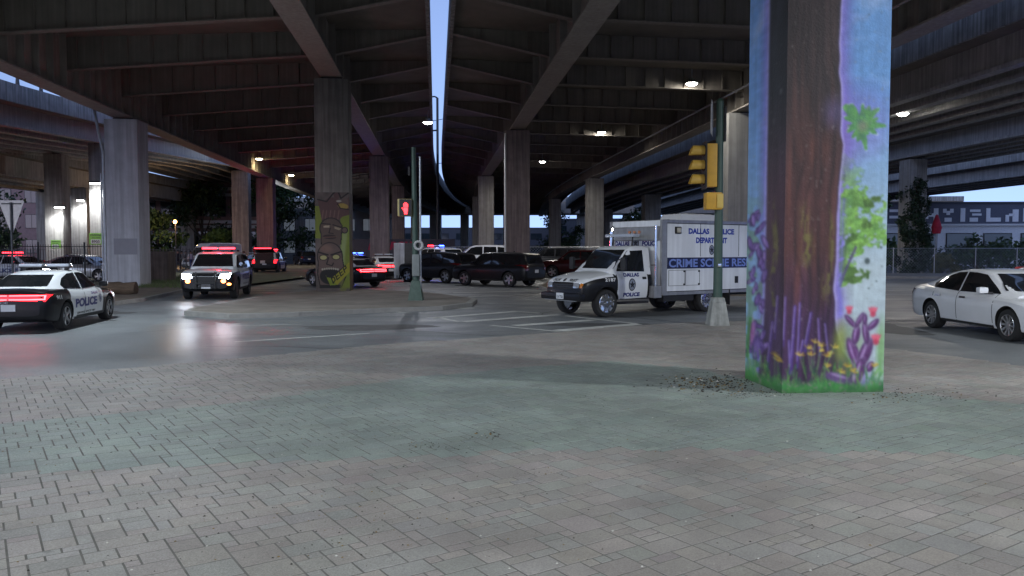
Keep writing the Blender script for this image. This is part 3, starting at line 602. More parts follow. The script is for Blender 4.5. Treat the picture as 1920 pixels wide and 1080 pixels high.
SHELL = {}
def shell(key, D):
    """body with wheel openings split into panels, the cabin shell, and a surface to lay details on"""
    if key in SHELL: return SHELL[key]
    x0, x1 = D['w'][0][0], D['w'][-1][0]
    xs = sorted(set([x0 + (x1 - x0) * k / 46 for k in range(47)] + [x0 + .012, x0 + .03, x0 + .06, x1 - .012, x1 - .03, x1 - .06] + [e for d in D['doors'] for e in d]))
    rings = []
    for x in xs:
        w = curve(D['w'], x); b = curve(D['zb'], x); s = curve(D['zs'], x); t = max(curve(D['zt'], x), s + .01); h = s - b
        half = [(.78 * w, b), (.93 * w, b + .03), (.965 * w, b + .16 * h), (.985 * w, b + .36 * h), (1.0 * w, b + .60 * h), (.992 * w, b + .78 * h), (.985 * w, b + .83 * h), (.955 * w, b + .95 * h), (.90 * w, s + .25 * (t - s)), (.72 * w, s + .68 * (t - s)), (.40 * w, s + .93 * (t - s))]
        rings.append([(x, y, z) for y, z in half] + [(x, 0, t)] + [(x, -y, z) for y, z in half[::-1]] + [(x, 0, b)])
    mb = MB(); mb.loft(rings); me = mb.mesh(key + '_body', [black_p, well_m], smooth=None)
    ob = link('tmp_body', me); cu = MB()
    for a in D['ax']:
        if a is None: continue
        for s in (-1, 1): cu.tube((a, s * .56, D['r'] + .01), (a, s * 1.3, D['r'] + .01), D['r'] * 1.17, n=36, mi=1)
    co = cu.build('tmp_cut', [black_p, well_m])
    md = ob.modifiers.new('b', 'BOOLEAN'); md.operation = 'DIFFERENCE'; md.object = co; md.solver = 'EXACT'
    dg = bpy.context.evaluated_depsgraph_get(); dg.update(); ev = bpy.data.meshes.new_from_object(ob.evaluated_get(dg))
    bpy.data.objects.remove(ob); bpy.data.objects.remove(co)
    gx0, gx1 = D['gz'][0][0], D['gz'][-1][0]; rg = []
    for k in range(41):
        x = gx0 + (gx1 - gx0) * k / 40; zr = curve(D['gz'], x); wb = curve(D['gw'], x); wr = curve(D['gr'], x)
        zb = min(curve(D['zs'], x) + .2 * (curve(D['zt'], x) - curve(D['zs'], x)), zr - .02) - .03; dz = zr - zb
        ce = min(.05, dz * .3)
        half = [(wb, zb), (wb + (wr - wb) * .5 + .012, zb + (dz - ce) * .5), (wr + .02, zr - ce * 1.4), (wr - .02, zr - ce * .55), (wr - .10, zr - ce * .15), (wr * .45, zr)]
        rg.append([(x, y, z) for y, z in half] + [(x, 0, zr + .006)] + [(x, -y, z) for y, z in half[::-1]])
    g = MB(); g.loft(rg); ca = g.mesh(key + '_cabin', [black_p], smooth=38)
    bv = []; bf = []
    for m_ in (ev, ca):
        o = len(bv); bv += [v.co.copy() for v in m_.vertices]; bf += [tuple(i + o for i in p.vertices) for p in m_.polygons]
    bvh = BVHTree.FromPolygons(bv, bf); groups = {}
    fx, rx = x1, x0
    for p in ev.polygons:
        c = p.center; n = p.normal; nm = 'body'
        if p.material_index == 1: nm = 'body'
        elif n.z > .45 and c.x > D['hoodx'] - .02 and c.z > .55: nm = 'hood'
        elif n.z > .45 and c.x < D['trunkx']: nm = 'trunk_lid'
        elif D['trunkx'] < -5 and c.x < rx + .14 and c.z > .72 and abs(c.y) < .86: nm = 'tailgate'
        elif c.x > fx - .42 and c.z < .66 and n.z < .6: nm = 'front_bumper'
        elif c.x < rx + .46 and c.z < .64 and n.z < .6 and rx > -3.2 and D['ax'][1] is not None: nm = 'rear_bumper'
        else:
            for k, (a, b_) in enumerate(D['doors']):
                if b_ < c.x < a and D['doorz'][0] < c.z < D['doorz'][1] + .06 and abs(n.y) > .4: nm = f'door|{k}|{1 if c.y > 0 else -1}'
        groups.setdefault(nm, []).append(p.index)
    parts = {}
    for nm, ids in groups.items():
        vm = {}; vs = []; fs = []; mi = []
        for i in ids:
            f = []
            for vi in ev.polygons[i].vertices:
                if vi not in vm: vm[vi] = len(vs); vs.append(ev.vertices[vi].co.copy())
                f.append(vm[vi])
            fs.append(f); mi.append(ev.polygons[i].material_index)
        parts[nm] = (vs, fs, mi)
    SHELL[key] = (parts, ca, bvh); return SHELL[key]

def cast(bvh, axis, sg, u, v):
    if axis == 'y': o, d = Vector((u, sg * 4, v)), Vector((0, -sg, 0))
    elif axis == 'x': o, d = Vector((sg * 8, u, v)), Vector((-sg, 0, 0))
    else: o, d = Vector((u, v, 8)), Vector((0, 0, -1))
    h = bvh.ray_cast(o, d); return h[0], h[1]
def lay(mb, bvh, axis, sg, vf, mi=0, off=.006, thick=0):
    """lay a flat 2-D mesh on the body surface seen along an axis"""
    V, Fc = vf; c = V.mean(0); out = []
    for u, v in V:
        p = None
        for s in (1, .97, .93, .88, .8, .7, .5, 0):
            p, n = cast(bvh, axis, sg, c[0] + (u - c[0]) * s, c[1] + (v - c[1]) * s)
            if p is not None: break
        if p is None: return
        if n.dot(Vector((0, sg, 0)) if axis == 'y' else Vector((sg, 0, 0)) if axis == 'x' else Vector((0, 0, 1))) < 0: n = -n
        out.append(p + n * off)
    mb.add(out, Fc, mi)
def words(mb, bvh, axis, sg, s, u, v, w, h, mi=0, off=.007, bold=.03, shear=0):
    V, Fc = text2d(s, w, h, bold, shear=shear); V = V.copy()
    if (axis == 'y' and sg > 0) or (axis == 'x' and sg < 0): V[:, 0] *= -1
    lay(mb, bvh, axis, sg, (V + np.array([u, v]), Fc), mi, off)
def star(u, v, r, n=5, inner=.42):
    return poly2d([(u + (r if k % 2 == 0 else r * inner) * sin(pi * k / n), v + (r if k % 2 == 0 else r * inner) * cos(pi * k / n)) for k in range(2 * n)], 0)
def disc(u, v, rx, ry=None, n=18): ry = ry or rx; return poly2d([(u + rx * cos(2 * pi * k / n), v + ry * sin(2 * pi * k / n)) for k in range(n)], 0)
def rect(u0, v0, u1, v1, cuts=2): return poly2d([(u0, v0), (u1, v0), (u1, v1), (u0, v1)], cuts)

def ushape(a, b, z0, z1, w=.009, n=8):      # the shut line round a door: down, along, up
    pa = [(b, z1 + (z0 - z1) * k / n) for k in range(n)] + [(b + (a - b) * k / n, z0) for k in range(n)] + [(a, z0 + (z1 - z0) * k / n) for k in range(n + 1)]
    V = []
    for k, (x, z) in enumerate(pa):
        side = (1, 0) if k < n else (0, 1) if n < k < 2 * n else (-1, 0) if k > 2 * n else ((1, 1) if k == n else (-1, 1)); V += [(x - w * side[0], z - w * side[1]), (x + w * side[0], z + w * side[1])]
    return np.array(V), [(2 * k, 2 * k + 1, 2 * k + 3, 2 * k + 2) for k in range(len(pa) - 1)]
WH = {}
def wheel_meshes(r, w, style):
    k = (r, w, style)
    if k in WH: return WH[k]
    t = MB(); ri = r * .70
    mt = Matrix.Rotation(-pi / 2, 4, 'X')     # axis along +y, outside face at +y
    t.lathe([(ri, -w / 2), (r * .93, -w / 2), (r * .985, -w * .40), (r, -w * .2), (r, w * .2), (r * .985, w * .40), (r * .95, w * .49), (r * .80, w * .53), (ri, w * .47)], 32, 0, mt)
    tm = t.mesh('tyre', rubber, smooth=40)
    m = MB(); m.lathe([(ri, -w * .4), (ri, w * .47), (ri * .93, w * .50), (ri * .90, w * .42), (ri * .86, w * .18), (0.001, w * .14)], 32, 1 if style in ('alloy', 'five') else 0, mt)
    m.lathe([(ri + .002, w * .46), (ri * .93, w * .505), (ri * .9, w * .43)], 32, 0, mt)
    m.lathe([(ri * .24, w * .12), (ri * .22, w * .44), (.001, w * .46)], 16, 0, mt)
    n = {'alloy': 10, 'five': 5, 'steel': 8, 'truck': 8}[style]
    for k_ in range(n):
        a = 2 * pi * k_ / n + .2; wd = ri * {'alloy': .10, 'five': .20, 'steel': .26, 'truck': .22}[style]
        c, s = cos(a), sin(a); q = []
        for rr, hw, y in ((ri * .18, wd, w * .40), (ri * .55, wd * .8, w * .40), (ri * .93, wd * 1.1, w * .46)):
            q.append([(rr * c - hw * s, yy, rr * s + hw * c) for yy in (y,)] + [(rr * c + hw * s, yy, rr * s - hw * c) for yy in (y,)] + [(rr * c + hw * s, w * .15, rr * s - hw * c), (rr * c - hw * s, w * .15, rr * s + hw * c)])
        m.loft(q, 0)
    mats = {'alloy': [alloy, trim], 'five': [M('dull_alloy_wheel', (.36, .36, .37), .35, metal=.7, var=.1), trim], 'steel': [steel_rim, trim], 'truck': [chrome, trim]}[style]
    WH[k] = (tm, m.mesh('rim', mats, smooth=35)); return WH[k]
def add_wheels(t, D, style, wd=.235, axes=None):
    tm, rm = wheel_meshes(D['r'], wd, style)
    for a in (axes or D['ax']):
        if a is None: continue
        for s in (1, -1):
            o = link('wheel', tm, t, (a, s * D['wy'], D['r'])); o.rotation_euler = (0, random.uniform(0, 1), 0 if s > 0 else pi)
            link('rim', rm, o)

def car(key, D, label, loc, rz, scheme, name='parked_car', cat='car', group=None, wheels='five', police=None, head='off', tail='off', style='sedan', bar=None, detail=True, extra=None, texts=True, scale=1.0):
    """a car from its panels; scheme gives the paint of each panel"""
    parts, ca, bvh = shell(key, D)
    t = thing(name, label, cat, loc, rz, group); t.scale = (scale,) * 3
    G_ = lambda n: scheme.get(n, scheme['body'])
    doors = {}
    for nm, (vs, fs, mi) in parts.items():
        base = nm.split('|')[0]; k = (key, nm, G_(base).name)
        if k not in SHELL:
            mb = MB(); mb.v = vs; mb.f = fs; mb.m = mi; SHELL[k] = mb.mesh(base, [G_(base), well_m], smooth=32, fix=False)
        o = link(base, SHELL[k], t)
        if base == 'door': doors[tuple(nm.split('|')[1:])] = o
    kc = (key, 'cabin', G_('roof').name)
    if kc not in SHELL: SHELL[kc] = ca.copy(); SHELL[kc].materials.clear(); SHELL[kc].materials.append(G_('roof'))
    link('roof', SHELL[kc], t)
    # glass
    for nm, ax, sg, pl in (('windscreen', 'x', 1, D['front']), ('rear_window', 'x', -1, D['rear'])):
        if pl: mb = MB(); lay(mb, bvh, ax, sg, poly2d(pl, 9), 0, .013); mb.build(nm, glass, t, smooth=30)
    for pl in D['sidewin']:
        for s in (1, -1):
            mb = MB(); lay(mb, bvh, 'y', s, poly2d(pl, 6), 0, .010); mb.build('side_window', glass, t, smooth=30)
    # seams, handles, mirrors, sill trim
    for (k, s), o in doors.items():
        a, b = D['doors'][int(k)]; s = int(s); z0, z1 = D['doorz']
        mb = MB(); lay(mb, bvh, 'y', s, rect(b + .12, D['handle'] - .018, b + .34, D['handle'] + .022, 1), 0, .022); mb.build('handle', G_('handle') if 'handle' in scheme else G_('door'), o)
        mb = MB(); lay(mb, bvh, 'y', s, ushape(a, b, z0, z1), 0, .003); mb.build('door_seam', trim, o)
    mx, mz = D['mirror']; wy = curve(D['w'], mx)
    for s in (1, -1):
        mb = MB(); mb.cbox((mx, s * (wy + .10), mz + .06), (.15, .21, .14), .065, 0); mb.cbox((mx, s * (wy - .04), mz + .0), (.10, .16, .05), .02, 1); mb.build('wing_mirror', [G_('mirror') if 'mirror' in scheme else G_('door'), trim], t, smooth=45)
    add_wheels(t, D, wheels, .235)
    fx, rx = D['w'][-1][0], D['w'][0][0]
    # lamps, grille, plates by style
    hm = head_on if head == 'on' else lamp_off; tm_ = tail_on if tail == 'on' else lens_off
    if style == 'suv':
        hl = [(.46, .80), (.80, .78), (.86, .96), (.52, .93)]; gr = rect(-.52, .66, .52, .96, 3); tl = [(.66, .86), (.90, .84), (.93, 1.14), (.74, 1.12)]
    elif style == 'van':
        hl = [(.5, .82), (.78, .84), (.82, 1.05), (.55, .98)]; gr = rect(-.45, .72, .45, .98, 3); tl = [(.82, .9), (.93, .9), (.93, 1.2), (.82, 1.2)]
    else:
        hl = [(.42, .59), (.72, .60), (.80, .73), (.48, .68)]; gr = rect(-.46, .40, .46, .62, 3); tl = [(.0, .80), (.80, .765), (.87, .92), (.80, .935), (.0, .925)]
    for s in (1, -1):
        mb = MB(); lay(mb, bvh, 'x', 1, poly2d([(s * a, b) for a, b in hl], 3), 0, .012); mb.build('headlight', hm, t, smooth=30)
        if head == 'on': lamp('SPOT', (fx + .12, s * sum(a for a, b in hl) / len(hl), sum(b for a, b in hl) / len(hl)), 28, (.76, .88, 1), .10, rot=(0, R(-87), 0), spot=40, blend=.9, parent=t)
        mb = MB(); lay(mb, bvh, 'x', -1, poly2d([(s * a, b) for a, b in tl], 3), 0, .012); mb.build('tail_light', tm_, t, smooth=30)
    mb = MB(); lay(mb, bvh, 'x', 1, gr, 0, .008); zg0, zg1 = gr[0][:, 1].min(), gr[0][:, 1].max(); yg = gr[0][:, 0].max()
    for k in range(1, 4): z = zg0 + (zg1 - zg0) * k / 4; lay(mb, bvh, 'x', 1, rect(-yg + .04, z - .012, yg - .04, z + .012, 3), 1, .02)
    mb.build('grille', [trim, chrome if 'grille' not in scheme else scheme['grille']], t)
    zp = .62 if style == 'sedan' else .80
    mb = MB(); lay(mb, bvh, 'x', -1, rect(-.16, zp - .08 if style == 'sedan' else .72, .16, zp + .08 if style == 'sedan' else .88, 1), 0, .016); mb.build('rear_plate', plate_m, t)
    mb = MB(); lay(mb, bvh, 'x', 1, rect(-.16, .42, .16, .56, 1), 0, .016); mb.build('front_plate', plate_m, t)
    for s in (1, -1):
        mb = MB(); lay(mb, bvh, 'y', s, rect(-1.0, curve(D['zb'], 0) + .02, 1.0, curve(D['zb'], 0) + .09, 3), 0, .006); mb.build('sill_trim', trim, t)
    if tail == 'on' and style == 'sedan':
        mb = MB()
        for s in (1, -1):
            for v0, v1 in ((.893, .916), (.805, .828)): lay(mb, bvh, 'x', -1, rect(s * .02, v0, s * .79, v1, 3), 0, .018)
            lay(mb, bvh, 'x', -1, rect(s * .77, .81, s * .80, .915, 2), 0, .018)
        mb.build('tail_light_tube', tail_core, t)
    roofz = max(k[1] for k in D['gz'])
    if bar:
        bx = -.35 if style == 'sedan' else -.05
        b = MB(); b.cbox((bx, 0, roofz + .075), (.28, 1.22, .035), .015, 0)
        for s in (1, -1): b.box((bx, s * .5, roofz + .035), (.12, .08, .09), 0)
        br = b.build('light_bar', trim, t, smooth=40)
        l = {'both': [(blue_flash, .34), (red_flash, .34)], 'red': [(red_flash, .55), (red_flash, .55)], 'blue': [(blue_flash, .5), (blue_flash, .5)], 'off': [(clear_bar, .55), (clear_bar, .55)]}[bar]
        for (mt_, wd), s in zip(l, (-1, 1)):
            b = MB(); b.cbox((bx, s * (.60 - wd / 2), roofz + .125), (.27, wd, .075), .025); b.build('beacon_lens', mt_, br, smooth=40)
        if bar != 'off': lamp('POINT', (bx, 0, roofz + .45), ({'both': 30, 'red': 15, 'blue': 60}[bar] if not extra else 85), {'both': (.10, .12, 1), 'red': (1, .03, .06), 'blue': (.08, .12, 1)}[bar], .1, parent=t, spec=0)
        if bar != 'off': b = MB(); b.cbox((bx, 0, roofz + .125), (.24, .46, .065), .02); b.build('beacon_lens', clear_bar, br, smooth=40)
    else:
        b = MB(); b.loft([[(-1.0, .03, roofz - .02), (-1.0, -.03, roofz - .02), (-1.14, 0, roofz - .02)], [(-1.1, .004, roofz + .06), (-1.1, -.004, roofz + .06), (-1.14, 0, roofz + .06)]]); b.build('roof_aerial', trim, t)
    if police and texts:
        for s in (1, -1):
            mb = MB(); cz = (.63 if style == 'sedan' else .78); xm = -.25
            words(mb, bvh, 'y', s, 'POLICE', xm, cz, 1.5, .23, 0, .008, .05)
            words(mb, bvh, 'y', s, 'DALLAS', .35, cz + .21, .45, .07, 0, .008, .03)
            words(mb, bvh, 'y', s, 'SERVING SINCE 1881', xm, cz - .26, 1.25, .055, 1, .008, .03)
            lay(mb, bvh, 'y', s, disc(.74, cz + .05, .11, .13), 2, .008); lay(mb, bvh, 'y', s, star(.74, cz + .05, .09), 0, .011)
            mb.build('lettering', [navy_txt, black_txt, grey_txt], t)
            mb = MB(); words(mb, bvh, 'y', s, '911', -1.95 if style == 'sedan' else -1.7, .84 if style == 'sedan' else .95, .26, .10, 0, .008, .03); mb.build('lettering', [white_txt], t)
        mb = MB(); words(mb, bvh, 'x', -1, 'POLICE', .25, .745 if style == 'sedan' else .98, .5, .06, 0, .01); mb.build('lettering', [white_txt if style != 'sedan' else grey_txt], t)
        b = MB(); b.tube((.72, curve(D['w'], .72) - .05, mz + .13), (.84, curve(D['w'], .72) - .02, mz + .13), .07, n=12); b.build('spotlight', chrome, t, smooth=40)
    if police and style == 'suv' and head == 'on':
        b = MB()       # push bar and grille strobe lamps
        for s in (1, -1): b.cbox((fx + .06, s * .33, .72), (.05, .06, .62), .015)
        b.cbox((fx + .08, 0, .98), (.06, .86, .07), .02); b.cbox((fx + .08, 0, .62), (.05, .66, .06), .015); b.cbox((fx + .02, 0, .52), (.10, .5, .05), .01); b.build('push_bar', trim, t, smooth=40)
        for s in (1, -1):
            b = MB(); lay(b, bvh, 'x', 1, disc(s * .62, .69, .085, .07), 0, .02); b.build('indicator_lamp', amber_on, t)
        b = MB(); lay(b, bvh, 'x', 1, disc(.80, .58, .06, .045), 0, .02); b.build('indicator_lamp', amber_on, t)
    if extra: extra(t, bvh, D)
    return t

def heading(hx, hy): return atan2(hy, hx)
police_w = dict(body=black_p, door=white_p, roof=white_p, hood=black_p, trunk_lid=black_p, mirror=black_p, grille=trim)
police_suv = dict(body=black_p, door=white_p, roof=white_p, hood=white_p, mirror=black_p, grille=trim)
all_black = dict(body=black_p, grille=trim); all_white = dict(body=white_p)
pg = 'police vehicles under the viaduct'
PS = 'police_car'
# the patrol sedan leaving at left
car('sedan', SEDAN, 'black and white police sedan at left edge, red tail lamps lit, driving away', (-11.62, 20.2, 0), heading(-.15, 1), police_w, PS, 'police car', pg, 'five', True, tail='on', bar='off', head='on', scale=.95)
def rear_marker(t, bvh, D): pass
# the oncoming patrol SUV
car('suv', SUV, 'white police SUV with bright headlights driving towards the camera', (-11.95, 32.6, 0), heading(.17, -1), police_suv, PS, 'police car', pg, 'steel', True, head='on', style='suv', bar='red', scale=1.03)
# hatch-open patrol SUV
def open_hatch(t, bvh, D):
    m = MB(); m.loft([[(-2.3, y, 1.70), (-3.05, y, 2.02), (-3.05, y, 1.97), (-2.3, y, 1.64)] for y in (-.78, 0, .78)]); h = m.build('tailgate', black_p, t)
    m = MB(); m.box((-3.06, 0, 2.0), (.03, 1.25, .06)); m.build('strobe_strip', red_flash, h)
    m = MB(); m.box((-2.52, 0, 1.22), (.03, 1.4, .78)); m.build('cargo_shade_panel', M('cargo_bay_shade', (.03, .022, .02), .8, var=.3), t)  # flat dark panel stands for the shade inside the open bay
    m = MB(); m.cbox((-2.62, .1, .95), (.12, .35, .22), .03); m.build('cargo_bag', M('pale_bag', (.5, .48, .45), .8), t)
car('suv', SUV, 'police SUV with raised tailgate and red strobes, seen from behind', (-19.4, 64.2, 0), heading(-.12, 1), dict(police_suv, hood=black_p), PS, 'police car', pg, 'steel', True, tail='on', style='suv', bar='red', extra=open_hatch)
# behind the painted column
car('sedan', SEDAN, 'police sedan with red tail bar half hidden by the tiki-painted column', (-8.75, 41.7, 0), heading(-.74, .67), police_w, PS, 'police car', pg, 'five', True, tail='on', bar='off')
car('sedan', SEDAN, 'police sedan with white roof and lit tail bar, left of the painted cabinet', (-8.55, 52.6, 0), heading(-.38, .92), dict(police_w, body=black_p, trunk_lid=white_p), PS, 'police car', pg, 'five', True, tail='on', bar='off')
car('sedan', SEDAN, 'distant police sedan with blue beacons behind the tiki-painted column', (-14.3, 73, 0), heading(-.5, .8), police_w, PS, 'police car', pg, 'five', True, bar='blue', texts=False)
car('suv', SUV, 'black SUV between the walk signal pole and the other black SUV', (-4.35, 46.6, 0), heading(-.80, .60), all_black, 'parked_car', 'car', 'dark SUVs beyond the crosswalk', 'five', style='suv')
car('suv', SUV, 'black SUV nearest the crime truck, showing its rear and left side', (-.75, 42.2, 0), heading(-.80, .60), all_black, 'parked_car', 'car', 'dark SUVs beyond the crosswalk', 'five', style='suv')
def tahoe(t, bvh, D):
    mb = MB(); lay(mb, bvh, 'y', 1, star(.55, .85, .13), 0, .008); mb.build('emblem', navy_txt, t)
car('suv', SUV, 'white SUV with a door star parked behind the black SUVs', (-2.1, 56.2, .28), heading(-.97, .22), dict(body=white_p, grille=trim), 'parked_car', 'police car', pg, 'five', style='suv', extra=tahoe, scale=1.10)
car('suv', SUV, 'police SUV with red and blue beacons behind the left black SUV', (-5.4, 56.6, .28), heading(-.6, .8), police_suv, PS, 'police car', pg, 'steel', True, style='suv', bar='both', texts=False)
car('suv', SUV, 'dark graphite SUV parked behind the brown column, right of the white SUV', (3.0, 57.2, .28), heading(-.95, .3), dict(body=greyblack_p, grille=trim), 'parked_car', 'car', 'dark SUVs beyond the crosswalk', 'five', style='suv')
car('suv', SUV, 'dark red SUV parked behind the crime truck cab', (4.3, 50.2, .12), heading(-.90, .42), dict(body=red_p, grille=trim), 'parked_car', 'car', 'dark SUVs beyond the crosswalk', 'five', style='suv')
car('suv', SUV, 'dark SUV parked far off by the pinkish column on the grass strip', (-24.6, 95, 0), heading(-.45, .9), dict(body=navy_p, grille=trim), 'parked_car', 'car', None, 'five', style='suv')
# white sedan at right
car('fusion', FUSION, 'plain white sedan with dark windows, cut off by the right edge', (11.12, 18.0, 0), heading(.03, -1), dict(body=white_p, handle=chrome, mirror=white_p), 'parked_car', 'car', None, 'alloy', head='off', style='sedan')
car('sedan', SEDAN, 'police sedan with white strobe just behind the white sedan at right edge', (16.6, 23.6, 0), heading(.3, -1), police_w, PS, 'police car', pg, 'five', True, bar='both')
# behind the iron fence at left
car('sedan', SEDAN, 'police sedan with red beacon behind the black iron fence', (-27.5, 44.6, .13), heading(.98, -.2), police_w, PS, 'police car', pg, 'steel', True, head='on', bar='red')
car('fusion', FUSION, 'silver sedan parked behind the black iron fence', (-24.0, 45.0, .13), heading(.98, -.15), dict(body=silver_p), 'parked_car', 'car', 'cars behind the fence', 'five')
car('fusion', FUSION, 'dark sedan with a pale windscreen farther behind the silver sedan', (-28.4, 52.5, .13), heading(.7, -.7), dict(body=greyblack_p), 'parked_car', 'car', 'cars behind the fence', 'five', tail='on')
car('van', VAN, 'white van parked far off behind the white patrol SUV', (-29.2, 78, 0), heading(-.50, -.86), dict(body=white_p), 'parked_van', 'van', None, 'steel', style='van')
car('sedan', SEDAN, 'distant police sedan with white roof left of the open-hatch SUV', (-24.3, 76, 0), heading(-.2, 1), police_w, PS, 'police car', pg, 'five', True, bar='off', texts=False)

# ---------------------------------------------------------------- crime scene truck
def truck():
    h = heading(-.83, -.558); fl = G(1130, 595); D = CAB
    lx = Vector((cos(h), sin(h), 0)); ly = Vector((-sin(h), cos(h), 0)); loc = fl - ly * .9
    t = thing('crime_scene_truck', 'white police crime scene box truck with black front fenders, parked at the crosswalk', 'truck', (loc.x + .1, loc.y, 0), h); t.scale = (.965,) * 3
    parts, ca, bvh = shell('cab', CAB)
    sch = dict(body=black_p, door=white_p, hood=white_p, front_bumper=black_p, roof=white_p)
    doors = {}
    for nm, (vs, fs, mi) in parts.items():
        base = nm.split('|')[0]; mb = MB(); mb.v = vs; mb.f = fs; mb.m = mi
        o = link(base, mb.mesh(base, [sch.get(base, black_p), well_m], smooth=32, fix=False), t)
        if base == 'door': doors[int(nm.split('|')[2])] = o
    c2 = ca.copy(); c2.materials.clear(); c2.materials.append(white_p); link('roof', c2, t)
    mb = MB(); lay(mb, bvh, 'x', 1, poly2d(CAB['front'], 4), 0, .01); mb.build('windscreen', glass, t, smooth=30)
    for s in (1, -1):
        mb = MB(); lay(mb, bvh, 'y', s, poly2d(CAB['sidewin'][0], 3), 0, .01); mb.build('side_window', glass, doors[s], smooth=30)
        mb = MB(); lay(mb, bvh, 'y', s, rect(-1.52, 1.08, -1.36, 1.15, 1), 0, .02); mb.build('handle', trim, doors[s])
        mb = MB(); lay(mb, bvh, 'y', s, ushape(-.385, -1.6, .52, 1.24), 0, .004)
        mb.build('door_seam', trim, doors[s])
        mb = MB(); words(mb, bvh, 'y', s, 'DALLAS', -.95, 1.22, .62, .115, 0, .008, .05); words(mb, bvh, 'y', s, 'POLICE', -.95, .64, .66, .12, 0, .008, .05)
        lay(mb, bvh, 'y', s, disc(-.95, .93, .14, .185), 1, .008); lay(mb, bvh, 'y', s, disc(-.95, .93, .115, .155), 2, .011); lay(mb, bvh, 'y', s, star(-.95, .93, .12), 1, .014)
        mb.build('lettering', [navy_txt, black_txt, grey_txt], doors[s])
        mb = MB(); words(mb, bvh, 'y', s, '2187', -.12, 1.09, .40, .10, 0, .01, .03); mb.build('lettering', white_txt, t)
        mb = MB(); mb.cbox((-.42, s * 1.2, 1.55), (.10, .20, .38), .04, 0); mb.path([(-.45, s * .92, 1.42), (-.42, s * 1.12, 1.42)], .018, 6, 0); mb.path([(-.5, s * .9, 1.68), (-.42, s * 1.12, 1.66)], .018, 6, 0); mb.build('wing_mirror', trim, t, smooth=40)
        hl = poly2d([(s * .50, .86), (s * .74, .86), (s * .76, 1.0), (s * .50, 1.0)], 2)
        mb = MB(); lay(mb, bvh, 'x', 1, hl, 0, .015); mb.build('headlight', lamp_off, t)
        mb = MB(); lay(mb, bvh, 'x', 1, poly2d([(s * .77, .86), (s * .84, .87), (s * .85, .98), (s * .78, 1.0)], 2), 0, .015); mb.build('indicator_lamp', amber_lens, t)
    mb = MB(); lay(mb, bvh, 'x', 1, rect(-.47, .82, .47, 1.02, 3), 0, .008)
    for k in range(3): lay(mb, bvh, 'x', 1, rect(-.46, .865 + k * .055, .46, .88 + k * .055, 3), 1, .03)
    mb.build('grille', [trim, M('dark_chrome', (.09, .09, .095), .25, metal=.9, var=0)], t)
    mb = MB(); words(mb, bvh, 'x', 1, 'DALLAS', -.38, 1.075, .34, .07, 0, .01, .04); words(mb, bvh, 'x', 1, 'POLICE', .38, 1.075, .34, .07, 0, .01, .04); lay(mb, bvh, 'x', 1, disc(0, 1.075, .06, .045), 0, .01)
    mb.build('lettering', black_txt, t)
    mb = MB(); mb.cbox((.90, 0, .60), (.22, 1.86, .22), .07, 0); mb.cbox((.97, 0, .50), (.05, 1.5, .05), .02, 1); mb.build('front_bumper', [black_p, galv], t, smooth=40)
    mb = MB(); mb.box((1.025, .05, .62), (.012, .34, .18)); p = mb.build('front_plate', plate_m, t)
    V, Fc = text2d('126 7728', .28, .075, .02); mb = MB(); mb.add([(1.033, u + .05, v + .60) for u, v in V], Fc); mb.build('lettering', black_txt, p)
    # the box
    x0, x1 = -7.3, -2.0; hw = 1.18; zb, zt = .60, 2.86
    bx = MB(); bx.cbox(((x0 + x1) / 2, 0, (zb + zt) / 2), (x1 - x0, hw * 2, zt - zb), .035, 0); box = bx.build('cargo_box', M('white_box_panel', (.80, .82, .84), .42, var=.06, scale=1.5, streak=.08), t, smooth=40)
    tr = MB(); grey = M('aluminium_trim', (.36, .36, .36), .45, metal=.5, var=.12, streak=.15)
    for s in (1, -1):
        tr.box((x1 - .06, s * (hw - .03), (zb + zt) / 2), (.20, .09, zt - zb - .02), 0)                   # front corner posts
        tr.box(((x0 + x1) / 2, s * (hw + .004), zt - .03), (x1 - x0 + .01, .03, .09), 0)
        tr.box(((x0 + x1) / 2, s * (hw + .004), zb + .03), (x1 - x0 + .01, .03, .09), 0)
    tr.loft([[(x1 + .012, y, zt - .62), (x1 + .07, y, zt - .60), (x1 + .05, y, zt - .22), (x1 - .28, y, zt + .03), (x1 - .30, y, zt - .02), (x1 + .012, y, zt - .25)] for y in (-hw + .01, 0, hw - .01)])
    tr.build('trim_frame', grey, box, smooth=30)
    # grey wind cap, three marker lamps, lettering and light rack on the front wall
    mk_ = MB()
    for k in (-.22, 0, .22): mk_.tube((x1 + .04, k, zt - .35), (x1 + .09, k, zt - .35), .05, n=12)
    mk_.build('marker_lamp', amber_lens, box, smooth=40)
    mb = MB()
    for s_, u in (('DALLAS', -.62), ('POLICE', .62)):
        V, Fc = text2d(s_, .66, .15, .05); mb.add([(x1 + .012, q + u, v + 2.16) for q, v in V], Fc, 0)
    V, Fc = disc(0, 2.18, .15, .21); mb.add([(x1 + .012, u, v) for u, v in V], Fc, 1); V, Fc = disc(0, 2.18, .12, .17); mb.add([(x1 + .015, u, v) for u, v in V], Fc, 2)
    V, Fc = star(0, 2.18, .13); mb.add([(x1 + .018, u, v) for u, v in V], Fc, 1); mb.build('lettering', [navy_txt, black_txt, grey_txt], box)
    lb = MB(); lb.cbox((-1.42, 0, 2.40), (.26, 1.3, .10), .03, 1)
    for y in (-.45, .45): lb.path([(-1.42, y, 2.06), (-1.45, y, 2.36)], .025, 6, 0)
    lb.build('light_bar', [trim, clear_bar], t, smooth=40)
    ex = MB(); ex.path([(x1 + .10, -1.05, 1.1), (x1 + .10, -1.05, 2.55), (x1 + .06, -1.05, 2.66), (x1 - .02, -1.05, 2.70)], .055); ex.build('exhaust_stack', chrome, t, smooth=40)
